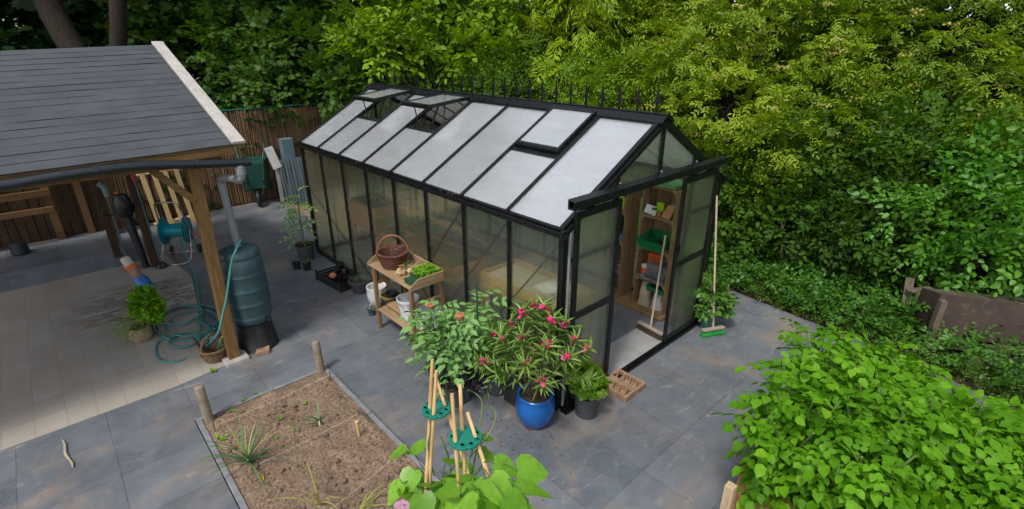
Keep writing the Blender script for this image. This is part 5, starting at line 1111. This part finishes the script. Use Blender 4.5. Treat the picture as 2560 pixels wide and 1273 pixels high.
# debris on the paving
g = np.random.default_rng(15); dl = Leaves()
def scat(n, cx, cy, sx, sy, z=.006, s=(.012, .03)):
    P = np.stack([g.normal(cx, sx, n), g.normal(cy, sy, n), np.full(n, z)], 1); P = P[~((P[:, 0] > BX0) & (P[:, 0] < BX1) & (P[:, 1] < BY1) & (P[:, 1] > BY0))]; n = len(P); a = g.uniform(0, 6.3, n)
    dl.add(P, np.stack([np.cos(a), np.sin(a), g.normal(0, .15, n)], 1), [0, 0, 1], g.uniform(*s, n), g.uniform(.006, .014, n))
scat(70, -1., 3.6, 1., 1.6); scat(60, -.5, .0, .5, .5); scat(45, .9, -.9, .9, .4); scat(30, -1.2, 3.9, .06, .08, s=(.01, .03)); scat(40, -1.9, 8, .6, 1.3); scat(40, -2.2, 5.3, .3, .9, .012); scat(60, 3.9, .0, .12, 1.2); scat(50, .3, 8, .3, .9)
for y_ in (1.62, 1.7, 1.85, 3.9, 5.0): dl.add([-.07, y_, HE+.06], [.3, 1, .1], [0, 0, 1], .035, .018)
tag(dl.build('fallen_leaves', 'd', leafmat('dead_leaf', [(.10,.06,.03),(.25,.16,.08),(.42,.32,.2),(.20,.05,.04)], .1, .7)), 'small dead leaves and bits scattered over the paving', 'leaf litter', kind='stuff')
fp = Leaves(); n = 110; P = np.stack([g.normal(-.75, .28, n), g.normal(.1, .35, n), np.full(n, .007)], 1); a = g.uniform(0, 6.3, n); fp.add(P, np.stack([np.cos(a), np.sin(a), g.normal(0, .2, n)], 1), [0, 0, 1], .022, .014)
tag(fp.build('fallen_petals', 'o', leafmat('dark_petal', [(.12,.02,.03),(.25,.03,.06),(.4,.03,.1)], .15, .6)), 'dark red fallen petals on the slabs around the blue pot', 'petals', kind='stuff')
a_, b_ = gp(155, 1100), gp(182, 1172); pts = [a_.lerp(b_, s)+Vector((.01*math.sin(9*s), 0, .012)) for s in np.linspace(0, 1, 9)]
tag(MB().tube(pts, [.003, .008, .012, .013, .013, .012, .008, .012, .004], 8).build('dry_husk', plain('husk', (.32, .28, .21), .9, .25, 30, 60, .6), None, True), 'long pale dried husk lying on the slabs in front of the carport', 'husk')

# ------------------------------------------------------------------ bamboo cane wigwams and beans
hold = plain('cane_holder_green', (.004, .17, .115), .38, .12, 6)
def pD(px, py, D): return Vector(CAM+ray(px, py)/FPX*D)
def wigwam(lb, disc, R_, tops, grp, seed):
    t = thing('cane_wigwam', lb, 'cane support', (disc.x, disc.y, 0), 0, grp); zc = disc.z; n = 72; V = []
    for z_ in (0, .014):
        for j in range(n):
            a = 2*PI*j/n; f = .90+.10*(0 if abs(math.sin(4.5*a)) < .35 else 1); V.append((R_*f*math.cos(a), R_*f*math.sin(a), zc+z_))
    m = MB().add(V, [tuple(range(n-1, -1, -1)), tuple(n+j for j in range(n))]+[(j, (j+1) % n, n+(j+1) % n, n+j) for j in range(n)]); ho = m.build('cane_holder', hold, t, bev=.002)
    rg = MB()
    for k in range(9): a = 2*PI*(k+.5)/9; rg.lathe([(.0115, .0143), (.0115, .019), (.0085, .019), (.0085, .0143)], 14, (R_*.74*math.cos(a), R_*.74*math.sin(a), zc))
    rg.build('ring_sockets', hold, ho)
    for k, (tp, hx, hy) in enumerate(tops):
        e = Vector((tp.x-disc.x, tp.y-disc.y, tp.z)); h_ = Vector((hx, hy, zc)); d = (h_-e)/(e.z-zc); pts = [e+d*s for s in np.linspace(0, e.z+.05, 26)]
        rr = [.0078+(.0016 if i % 4 == 2 else 0)+.001*(i/25) for i in range(26)]
        MB().tube(pts, rr, 10).build('cane', bamboo, t, True)
    return t
dA = pD(1091, 1026, 2.32); dB = pD(1163, 1098, 2.05)
wigwam('wigwam of bamboo canes with a green disc, farther from the camera', dA, .066, [(pD(1081, 899, 2.27), -.022, .020), (pD(1091, 927, 2.19), -.036, -.030), (pD(1086, 935, 2.33), .040, -.020)], 'bamboo cane wigwams in the bean row', 1)
wigwam('wigwam of bamboo canes with a green disc, nearer the camera', dB, .068, [(pD(1130, 985, 1.97), -.046, .002), (pD(1150, 960, 2.08), .014, .035), (pD(1168, 1030, 2.06), .028, -.040)], 'bamboo cane wigwams in the bean row', 2)
def bean(lb, cx, cy, seed, leaves, tendrils, flower=None):
    t = thing('bean_plant', lb, 'bean plant', (cx, cy, 0), 0, 'climbing beans in the bean row'); g = np.random.default_rng(seed); lv = Leaves(); st = MB(); b = Vector((0, 0, 0))
    m = [Vector((.06*math.cos(k*1.1), .06*math.sin(k*1.1), .15*k)) for k in range(13)]; st.tube(catmull(m, 4), .005, 6)
    for (px, py, D, L_, ang, tl) in leaves:
        p = pD(px, py, D)-t.location; q = Vector((.05, 0, max(.2, p.z-.16))); q.xy = p.xy*.35; st.tube(catmull([q, q.lerp(p, .6)+Vector((0, 0, .04)), p], 4), .0026, 5)
        X = Vector((math.cos(ang)*math.cos(tl), math.sin(ang)*math.cos(tl), -math.sin(tl))); nm = Vector((-X.y*.0+g.normal(0, .18), g.normal(0, .18), 1.0)); lv.add(p, X, nm, L_, L_*.86)
    for tn in tendrils: st.tube(catmull([pD(*q)-t.location for q in tn], 6), .003, 5)
    st.build('stem', stemg, t, True); lv.build('foliage', 'h', beanl, t); return t
gB = np.random.default_rng(77)
def bl(n, x0, x1, y0, y1, D0, D1, L0, L1):
    return [(gB.uniform(x0, x1), gB.uniform(y0, y1), gB.uniform(D0, D1), gB.uniform(L0, L1), gB.uniform(0, 6.3), gB.uniform(.1, .7)) for _ in range(n)]
# direction toward picture right = (.73,-.68), toward the camera = (-.68,-.73)
bean('large leaved climbing bean at the foot of the farther cane wigwam', dA.x+.02, dA.y+.05, 1,
     [(1015, 1125, 2.5, .10, 2.6, .3), (1060, 1120, 2.5, .11, 2.2, .3), (1035, 1175, 2.4, .12, 3.6, .5), (1005, 1210, 2.35, .11, 3.2, .5), (1055, 1235, 2.3, .13, 4.2, .6), (1120, 1160, 2.35, .10, .3, .4), (1110, 1215, 2.25, .13, 5.0, .6), (1150, 1165, 2.4, .09, 5.6, .3)]
     +bl(26, 1000, 1150, 1180, 1330, 2.2, 2.7, .09, .13), [[(1085, 1190, 2.4), (1070, 1120, 2.35), (1078, 1075, 2.3), (1085, 1040, 2.3)]])
bean('bean with pointed dark leaves reaching out from the nearer cane wigwam', dB.x+.03, dB.y+.04, 2,
     [(1235, 1160, 1.95, .115, -.9, .25), (1295, 1175, 1.9, .13, -.6, .2), (1300, 1225, 1.8, .14, -.5, .3), (1225, 1195, 1.85, .13, -1.5, .5), (1260, 1245, 1.75, .13, -1.2, .5), (1205, 1100, 2.15, .08, .2, .3), (1195, 1135, 2.1, .09, -.5, .4), (1185, 1205, 1.95, .12, 4.4, .5), (1150, 1245, 1.9, .12, 4.0, .5)]
     +bl(26, 1140, 1310, 1200, 1340, 1.75, 2.3, .09, .13),
     [[(1163, 1180, 2.05), (1195, 1080, 2.12), (1205, 1010, 2.2), (1190, 985, 2.25), (1170, 975, 2.2)], [(1170, 1150, 2.05), (1225, 1080, 2.1), (1240, 1035, 2.15), (1222, 1015, 2.15), (1205, 1025, 2.12)], [(1190, 1120, 2.1), (1230, 1130, 2.1), (1262, 1165, 2.1)]])
pk_ = leafmat('sweet_pea_petal', [(.62,.3,.5),(.7,.42,.6)], .3); lv = Leaves(); c_ = pD(1012, 1262, 2.3)
for k in range(7): a = k*.9; lv.add([.006*math.cos(a), .006*math.sin(a), 0], [math.cos(a), math.sin(a), .3], [0, 0, 1], .045, .045)
t = thing('pink_flower', 'pale pink flower at the front edge of the bean leaves', 'flower', (c_.x, c_.y, 0)); o = lv.build('bloom', 'r', pk_, t); o.location = (0, 0, c_.z); MB().tube([(0, 0, 0), (.02, 0, c_.z*.5), (0, 0, c_.z)], .003, 5).build('stem', stemg, t)

# ------------------------------------------------------------------ raised planter of potatoes
plank = wood('planter_orange_wood', (.26, .12, .04), (.42, .22, .09), 0); planky = wood('planter_orange_wood_side', (.26, .12, .04), (.42, .22, .09), 1)
PX0, PX1, PY0, PY1, PH = .02, 1.95, -3.6, -1.86, .52
t = thing('raised_planter', 'raised wooden planter full of leafy potato plants', 'planter', ((PX0+PX1)/2, (PY0+PY1)/2, 0))
for k in range(3):
    z0, z1 = .02+k*.165, .02+k*.165+.16
    wpart(MB().b2((PX0, PY1-.025, z0), (PX1, PY1, z1)), 'long_board', plank, t, bev=.004); wpart(MB().b2((PX0, PY0, z0), (PX1, PY0+.025, z1)), 'long_board', plank, t, bev=.004)
    wpart(MB().b2((PX0, PY0+.026, z0), (PX0+.025, PY1-.026, z1)), 'end_board', planky, t, bev=.004); wpart(MB().b2((PX1-.025, PY0+.026, z0), (PX1, PY1-.026, z1)), 'end_board', planky, t, bev=.004)
wpart(MB().b2((PX0+.026, PY0+.026, .3), (PX1-.026, PY1-.026, .46)), 'soil', potsoil, t)
pp = ax(1828, 1212, 2, .74)
tag(MB().b2((-.032, -.032, 0), (.032, .032, .735)).build('corner_post', wood('pale_post', (.40, .28, .15), (.56, .43, .27), 2), None, bev=.003, loc=(pp.x, pp.y, 0)), 'square pale wooden post with a white top beside the raised planter', 'post')
MB().b2((-.0325, -.0325, .736), (.0325, .0325, .742)).build('white_top', plain('white_paint', (.7, .7, .68), .5, .06), bpy.data.objects['corner_post'])
g = np.random.default_rng(17); ploc = []
LIBP = [sp_pinnate(g, 1, .25, .095, 3, .80, .6) for _ in range(8)]
pl_i = 0
for iy in range(4):
    for ix in range(5):
        x = PX0+.03+ix*(PX1-PX0-.22)/4+g.normal(0, .04); y = PY1-.20-iy*(PY1-PY0-.4)/3+g.normal(0, .04); edge = ix in (0, 4) or iy in (0, 3)
        t = thing('potato_plant', 'leafy green potato plant growing in the raised planter', 'potato plant', (x, y, .44), 0, 'potato plants in the raised planter'); st = MB(); O = []; X = []; hh = g.uniform(.42, .72)+(.27 if ix < 3 and iy < 2 else 0)-(.12 if ix == 4 else 0)
        for k in range(12):
            a = k*.52+g.normal(0, .3); s = g.uniform(.10, .32); e = Vector((s*math.cos(a), s*math.sin(a), hh*g.uniform(.75, 1.05))); b = Vector((g.normal(0, .03), g.normal(0, .03), 0)); pts = catmull([b, b.lerp(e, .5)+Vector((-.02*math.cos(a), -.02*math.sin(a), .04)), e], 6); st.tube(pts, .007, 6)
            for j in range(1, 13): q = pts[j]; an = j*2.4+k; O.append(tuple(q)); X.append((math.cos(an)+.5*math.cos(a), math.sin(an)+.5*math.sin(a), .25+.35*(j/12)))
        st.build('stem', stemg, t, True); k = len(O)
        place(LIBP, np.array(O), X, np.tile([0, 0, 1.], (k, 1))+g.normal(0, .4, (k, 3)), g.uniform(.5, 1.0, k), g).build('foliage', 'o', potatol, t)

# ------------------------------------------------------------------ trees, shrubs and ground cover round the garden
def tree(name, lb, cat, lobes_px, n, libk, tplk, gk, seed, base=None, tr=.12, grp=None, sc=(.8, 1.25), up=.1, flat=.5, jit=.45, mat=None, zmin=.25, limbs=True, inner=.2, trans=.3, bk=None, extra=None, clump=True):
    lobes = []
    for q in lobes_px:
        px, py, D, r = q[:4]; rz_ = q[4] if len(q) > 4 else r*.9; c = pD(px, py, D); lobes.append((c.x, c.y, c.z, r, r, rz_))
    if clump:
        gg = np.random.default_rng(seed+900); nl = []
        for x, y, z, a, b, c in lobes:
            nl.append((x, y, z, a*.72, b*.72, c*.72))
            for k in range(8 if a > .7 else 5): d = nz(gg.normal(0, 1, 3)); f = gg.uniform(.30, .48); nl.append((x+d[0]*a*.8, y+d[1]*b*.8, z+d[2]*c*.8, a*f, b*f, c*f*.85))
        big = lobes; lobes = nl
    else: big = lobes
    c0 = np.array(big); bx, by = (c0[:, 0].mean(), c0[:, 1].mean()) if base is None else base
    t = thing(name, lb, cat, (bx, by, -.05), 0, grp); g = np.random.default_rng(seed); loc = [(x-bx, y-by, z+.05, a, b, c) for x, y, z, a, b, c in lobes]
    mat = mat or leafmat(gk+'_leaf', GREEN[gk], trans, .5, .22, .9)
    crown('crown', loc, n, LIB[libk], tplk, mat, t, g, up, jit, sc, zmin, inner, flat)
    zt = np.mean([q[2] for q in big]); tm = MB(); k = 7
    top = Vector((0, 0, max(zt*1.0, .6))); pts = [Vector((g.normal(0, .05)*(i > 0), g.normal(0, .05)*(i > 0), top.z*i/k)) for i in range(k+1)]
    tm.tube(catmull(pts, 3), np.linspace(tr, tr*.45, 3*k+1), 10); tm.build('trunk', bk or bark, t, True)
    if limbs:
        for q in [(x-bx, y-by, z+.05, a, b, c) for x, y, z, a, b, c in big]:
            e = Vector(q[:3]); s0 = Vector((0, 0, max(.3, min(top.z*.75, e.z*.5)))); lm = MB(); m_ = s0.lerp(e, .5)+Vector((g.normal(0, .1), g.normal(0, .1), .1)); lm.tube(catmull([s0, m_, e], 5), np.linspace(tr*.5, tr*.14, 11), 8)
            for j in range(3): d = Vector(g.normal(0, 1, 3))*q[3]*.6; lm.tube([m_.lerp(e, .3+.3*j), e+d], [tr*.18, tr*.06], 6)
            lm.build('limb', bk or bark, t, True)
    if extra: extra(t, loc, g)
    return t
def umbels(t, loc, g, n=260):
    P, o = crown_pts(loc, n, g, 0., .5); lv = Leaves()
    for p, d in zip(P, o):
        up_ = np.array([0, 0, 1.])*.7+d*.6
        for k in range(26): a, r_ = g.uniform(0, 6.3), .11*math.sqrt(g.random()); lv.add(p+d*.15+np.array([0, 0, .05])+np.array([r_*math.cos(a), r_*math.sin(a), g.normal(0, .012)]), g.normal(0, 1, 3), up_, .045, .026)
    tag(lv.build('flower_heads', 'd', leafmat('elder_flower', [(.34,.29,.05),(.46,.40,.09),(.55,.50,.17)], .3, .7), t), kind='stuff')
tree('hazel_tree', 'bright green broad leaved tree behind the far end of the greenhouse ridge', 'tree', [(1000, 130, 13, 1.25), (1150, 70, 13.4, 1.3), (1230, 185, 12.6, .8), (950, 60, 13.4, 1.0), (1080, -60, 13.6, 1.4), (895, 140, 13.2, .55), (1060, 200, 12.8, .7), (1180, 150, 12.5, .7)], 1150, 'hazel', 'r', 'hazel', 1, None, .13, None, (.9, 1.5), .1)
tree('maple_tree', 'mid green leafy tree left of the tall dark undergrowth, behind the carport roof', 'tree', [(400, 50, 15, 1.1), (480, 20, 15.5, 1.1), (350, -70, 15, 1.2), (450, -90, 15, 1.3), (380, 120, 14.6, .6)], 750, 'maple', 'm', 'maple', 2, None, .14, None, (.9, 1.4))
for i, (lbs, lb) in enumerate((([(640, 180, 12.8, .9), (600, 70, 13.4, 1.0), (560, 150, 13.2, .6), (640, 20, 14, 1.0)], 'dark maple sapling above the reed fence, nearest the carport roof'), ([(760, 130, 13, 1.0), (700, 230, 12.4, .6), (720, 10, 13.8, 1.1), (800, 50, 14, .9)], 'dark maple sapling above the middle of the reed fence'), ([(850, 200, 12.4, .7), (870, 230, 12.2, .45), (900, 180, 12.6, .5)], 'low maple sapling above the reed fence beside the greenhouse end'))):
    tree('maple_sapling', lb, 'tree', lbs, 520 if i < 2 else 200, 'maple', 'm', 'maple', 10+i, None, .07, 'maple saplings behind the reed fence', (.7, 1.1))
tree('left_shrub', 'leafy tree at the far left edge behind the carport roof', 'tree', [(30, 60, 16, 1.2), (-80, 20, 16, 1.6), (90, -60, 16.5, 1.4), (20, -90, 16, 1.4), (225, 60, 16.5, .8), (250, -40, 17, 1.0), (90, 105, 15.5, .6)], 850, 'mid', 'o', 'hedge', 3, None, .15, None, (1.1, 1.7))
tree('yew_tree', 'very dark dense tree between the bright hazel and the conifer', 'tree', [(1270, 120, 16, 1.3), (1250, 10, 16.5, 1.5), (1330, 60, 16, 1.2), (850, 20, 16.5, 1.6), (1180, -80, 17, 1.5)], 900, 'small', 'd', 'dark', 4, None, .16, None, (1.2, 1.8))
tree('thuja_tree', 'large yellow green conifer with drooping fan shaped sprays', 'conifer', [(1470, 120, 12.5, 1.25, 1.0), (1480, 10, 12.7, 1.45, 1.2), (1385, 150, 12.2, .65), (1570, 130, 12.4, .85), (1480, -130, 12.7, 1.5), (1360, 40, 12.8, .75), (1600, 30, 12.8, .8), (1440, 210, 12.2, .6)], 1700, 'thuja', 'd', 'thuja', 5, None, .2, None, (1.1, 1.7), -.45, .35, .35, None, .25, True, .15, .2)
tree('purple_shrub', 'dark purple red leaved shrub between the conifer and the elder', 'shrub', [(1690, 100, 13.5, .7), (1670, 40, 14, .8), (1700, 170, 13, .5), (1720, 0, 14, .8)], 330, 'mid', 'o', 'purple', 6, None, .06, None, (.8, 1.2), mat=leafmat('purple_leaf', [(.02,.006,.008),(.05,.012,.014),(.07,.03,.02)], .2))
tree('rhododendron', 'rounded shrub with upright narrow leaves behind the greenhouse ridge', 'shrub', [(1610, 195, 10.8, .6), (1680, 215, 10.4, .6), (1560, 220, 11, .5)], 330, 'lance', 'l', 'elder', 7, None, .05, None, (.8, 1.2), .7)
for i, (lbs, lb) in enumerate((([(1280, 225, 12, .75), (1200, 230, 12.2, .6), (1340, 190, 12.2, .7)], 'small leaved privet bush just behind the middle finials of the ridge'), ([(1450, 235, 11.3, .8), (1530, 225, 11.2, .7), (1400, 200, 11.8, .6), (1580, 265, 10.8, .6)], 'small leaved privet bush just behind the front finials of the ridge'))):
    tree('privet_bush', lb, 'shrub', lbs, 520, 'small', 'o', 'bright' if i else 'hedge', 30+i, None, .05, 'privet bushes behind the greenhouse', (.8, 1.2), .5)
tree('elder_bush', 'large yellow green elder with cream flower heads right of the greenhouse roof', 'shrub', [(1800, 260, 10, 1.5), (1950, 110, 10, 1.6), (1760, 120, 11, 1.2), (1880, 370, 9.2, 1.0), (2060, 260, 9.4, 1.25), (1720, 290, 10.6, .85), (1850, 0, 10.5, 1.6), (2000, -60, 10, 1.6), (1640, 250, 11, .5), (1760, 400, 9.6, .6)], 3500, 'elder', 'o', 'elder', 8, None, .12, None, (.85, 1.25), .05, .5, .45, None, .25, True, .2, .3, None, umbels)
tree('elder_bush', 'darker elder with yellowish flower heads filling the upper right corner', 'shrub', [(2200, 150, 9, 1.4), (2400, 80, 9, 1.6), (2350, 250, 8.6, 1.0), (2540, 200, 9, 1.3), (2250, -30, 9.3, 1.5), (2500, -50, 9, 1.6), (2150, 330, 8.8, .8), (2480, 350, 8.6, .8), (2650, 60, 9, 1.5)], 3100, 'elder', 'o', 'elder2', 9, None, .12, None, (.85, 1.25), .05, .5, .45, leafmat('elder_dark_leaf', [(.085,.17,.006),(.15,.25,.009),(.25,.33,.018)], .38, .45, .35, .9), .25, True, .2, .3, None, lambda t, l, g: umbels(t, l, g, 170))
for i, (lbs, n, gk, lb) in enumerate((([(1960, 440, 9, .85), (1870, 470, 9.2, .6), (1850, 560, 8.8, .4), (1980, 540, 8.6, .5)], 520, 'hedge', 'dark green hornbeam bush nearest the greenhouse door'), ([(2110, 440, 8.6, .95), (2070, 540, 8.3, .6), (2180, 520, 8.2, .6), (2150, 610, 7.8, .45)], 620, 'maple', 'dark green hornbeam bush in the middle of the right hand hedge'), ([(2280, 420, 8.3, .95), (2330, 520, 7.9, .7), (2260, 590, 7.6, .5), (2420, 420, 8.2, .8)], 620, 'hedge', 'dark hornbeam bush behind the bright hazel shrub on the right'))):
    tree('hornbeam_bush', lb, 'shrub', lbs, n, 'mid', 'r', gk, 40+i, None, .05, 'hornbeam bushes along the right side', (.8, 1.3), .1)
tree('hazel_shrub', 'bright green shrub at the right edge above the old compost box', 'shrub', [(2330, 590, 7.2, .6), (2450, 560, 7.1, .75), (2560, 610, 6.9, .55), (2420, 640, 6.9, .42), (2560, 520, 7.2, .8), (2660, 640, 6.8, .6)], 620, 'mid', 'r', 'bright2', 50, None, .05, None, (.8, 1.2), .15, mat=leafmat('hazel_shrub_leaf', [(.04,.14,.01),(.075,.22,.014),(.12,.29,.02)], .3, .45, .35, 1.2))
# tall trunks far left
for x, D, r_, lb, lean in ((118, 12.6, .30, 'thick leaning tree trunk behind the carport roof', .9), (290, 12.4, .19, 'straight dark tree trunk behind the carport roof, right of the thick one', .0), (572, 13.6, .16, 'slim dark tree trunk above the reed fence', .15)):
    b = pD(x, 0, D); b2 = pD(x+lean*75, 120, D+.3); d = (b-b2)/(b.z-b2.z); base_ = b+d*(-b.z); t = thing('tall_tree', lb, 'tree', (base_.x, base_.y, -.05)); g = np.random.default_rng(int(x)); hh = 11
    pts = [d*(s*hh)+Vector((g.normal(0, .05), g.normal(0, .05), 0)) for s in np.linspace(0, 1, 9)]; pts[0] = Vector((0, 0, 0)); m = MB().tube(catmull(pts, 4), np.linspace(r_*1.15, r_*.6, 33), 18); m.build('trunk', bark, t, True)
    c_ = d*hh; crown('crown', [(c_.x, c_.y, 10, 3, 3, 2.2)], 260, LIB['maple'], 'm', MATS['maple_leaf'], t, g, .1, .5, (1.6, 2.4))
# thin stems seen in the hedge
for i, (x, y, tx) in enumerate(((1965, 655, -8), (1990, 668, 25), (2010, 650, 10), (2045, 660, 40))):
    b = pD(x, y, 8.3); t = thing('sapling', 'thin bare grey stem under the dark hedge', 'sapling', (b.x, b.y, 0), 0, 'bare stems under the hedge'); e = pD(x+tx, 470, 8.4)-t.location
    MB().tube(catmull([(0, 0, -.05), e*.5+Vector((.04, .03, 0)), e], 5), np.linspace(.022, .012, 11), 8).build('trunk', plain('grey_bark', (.14, .12, .09), .85, .3, 14, 40, .5), t, True); MB().tube([e*.55, e*.8+Vector((.15, -.1, .05))], [.01, .004], 6).build('twig', MATS['grey_bark'], t)
# ground cover on the right, woodland behind
def cover(name, lb, poly_fn, n, h0, h1, libk, tplk, mat, seed, sc):
    g = np.random.default_rng(seed); P = poly_fn(g, n); n = len(P); O = np.column_stack([P, g.uniform(h0, h1, n)*g.random(n)**.5])
    X = g.normal(0, 1, (n, 3)); X[:, 2] = np.abs(X[:, 2])*.6+.15; tag(place(LIB[libk], O, X, np.tile([0, 0, 1.], (n, 1))+g.normal(0, .3, (n, 3)), g.uniform(*sc, n), g).build(name, tplk, mat), lb, 'ground cover', kind='stuff')
def edge_x(y): return np.interp(y, [-8, -3.2, -1.9, .28, 4, 6.5], [3.3, 3.62, 3.88, 4.14, 4.6, 4.4])
def right_strip(w0, w1, y0=-6, y1=7):
    def f(g, n):
        y = g.uniform(y0, y1, n); P = np.column_stack([edge_x(y)+w0+(w1-w0)*g.random(n)**1.2, y])
        return P[~((y < -2.15) & (P[:, 0] > 4.0) & (P[:, 0] < 5.3) & (g.random(n) > .4))]
    return f
gcm = leafmat('ground_cover_leaf', [(.03,.10,.01),(.055,.16,.014),(.10,.24,.02)], .3, .45, .35, 1.5)
cover('ground_cover', 'dense low green plants along the right edge of the slabs', right_strip(.12, 3.2), 3600, .05, .38, 'mid', 'r', gcm, 1, (.45, .8))
cover('low_weeds', 'fine grassy weeds at the very edge of the slabs', right_strip(.03, .5), 900, .0, .12, 'small', 'o', leafmat('weed_leaf', [(.05,.13,.015),(.09,.2,.02),(.16,.28,.03)], .3), 2, (.35, .6))
def back_strip(g, n): return np.column_stack([g.uniform(-6, 5, n), g.uniform(10.6, 13.5, n)])
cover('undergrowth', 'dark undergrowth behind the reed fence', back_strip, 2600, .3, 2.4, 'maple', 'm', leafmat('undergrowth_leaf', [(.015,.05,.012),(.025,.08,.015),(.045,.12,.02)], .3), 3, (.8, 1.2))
def wood_mass():
    g = np.random.default_rng(55); n = 7200; s = g.random(n); X = np.where(s < .55, g.uniform(-16, 13, n), g.uniform(9.5, 13, n)); Y = np.where(s < .55, g.uniform(16.5, 21, n), g.uniform(-12, 18, n)); Z = g.uniform(.2, 7.5, n)
    th = np.sin(X*1.3)+np.sin(Y*1.1+2)+np.sin(Z*2.1+X*.7); keep = (Z < 4.2) | (th < .7); O = np.column_stack([X, Y, Z])[keep]; k = len(O)
    d = np.column_stack([np.full(k, -.5), np.full(k, -.6), np.zeros(k)])+g.normal(0, .8, (k, 3))
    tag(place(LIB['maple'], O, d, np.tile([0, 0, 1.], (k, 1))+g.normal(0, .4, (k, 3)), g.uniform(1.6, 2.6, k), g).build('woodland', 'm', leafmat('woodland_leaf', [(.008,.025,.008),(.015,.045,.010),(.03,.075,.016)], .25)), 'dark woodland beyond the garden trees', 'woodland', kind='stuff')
wood_mass()
# old compost box and planks in the undergrowth on the right
rust = plain('old_brown_sheet', (.045, .028, .020), .8, .35, 4, 40, .3, dirt=.35)
t = thing('compost_box', 'old brown sheet sided compost box half hidden in the greenery', 'compost box', (4.85, -2.95, -.04), math.atan2(-.78, .62))
MB().prism([(-.72, -.02, .18), (.95, -.02, .16), (.95, .06, .66), (-.72, .10, .74)], (0, .025, 0)).build('front_panel', rust, t, bev=.004)
MB().prism([(-.72, -.02, .18), (-.72, .10, .74), (-.72, .45, .66), (-.72, .45, .1)], (.03, 0, 0)).build('side_panel', rust, t); MB().prism([(-.68, .13, .70), (.95, .09, .62), (.95, .45, .56), (-.68, .45, .64)], (0, 0, .02)).build('lid', plain('mossy_lid', (.06, .06, .03), .9, .5, 4, 40, .5), t)
MB().b2((-.75, -.06, .06), (1.0, -.025, .15)).build('bottom_rail', plain('mossy_rail', (.09, .085, .03), .9, .4, 5), t); MB().b2((-.8, -.08, 0), (-.73, .0, .72)).build('corner_upright', plain('dark_upright', (.10, .075, .055), .9, .4, 6, 50, .5), t)
for i, (px, py, D, ln, a, tl, lb) in enumerate(((2270, 728, 6.9, .38, .3, .9, 'weathered grey plank end sticking up left of the compost box'), (2300, 725, 6.8, .32, -.7, .1, 'weathered grey plank lying left of the compost box'), (2385, 755, 6.6, .3, 2.2, 1.2, 'pale mossy slab of wood above the compost box'))):
    c_ = pD(px, py, D); d = Vector((math.cos(a)*math.cos(tl), math.sin(a)*math.cos(tl), math.sin(tl)))*ln/2; z0 = c_.z; e = MB().bar(-d, d, .10, .03); e.bar((0, 0, -.02), (0, 0, -z0), .05, .05)
    tag(e.build('old_plank', plain('rotten_plank', (.09, .07, .05), .9, .4, 8, 50, .5), None, bev=.004, loc=c_), lb, 'plank', 'old planks by the compost box')
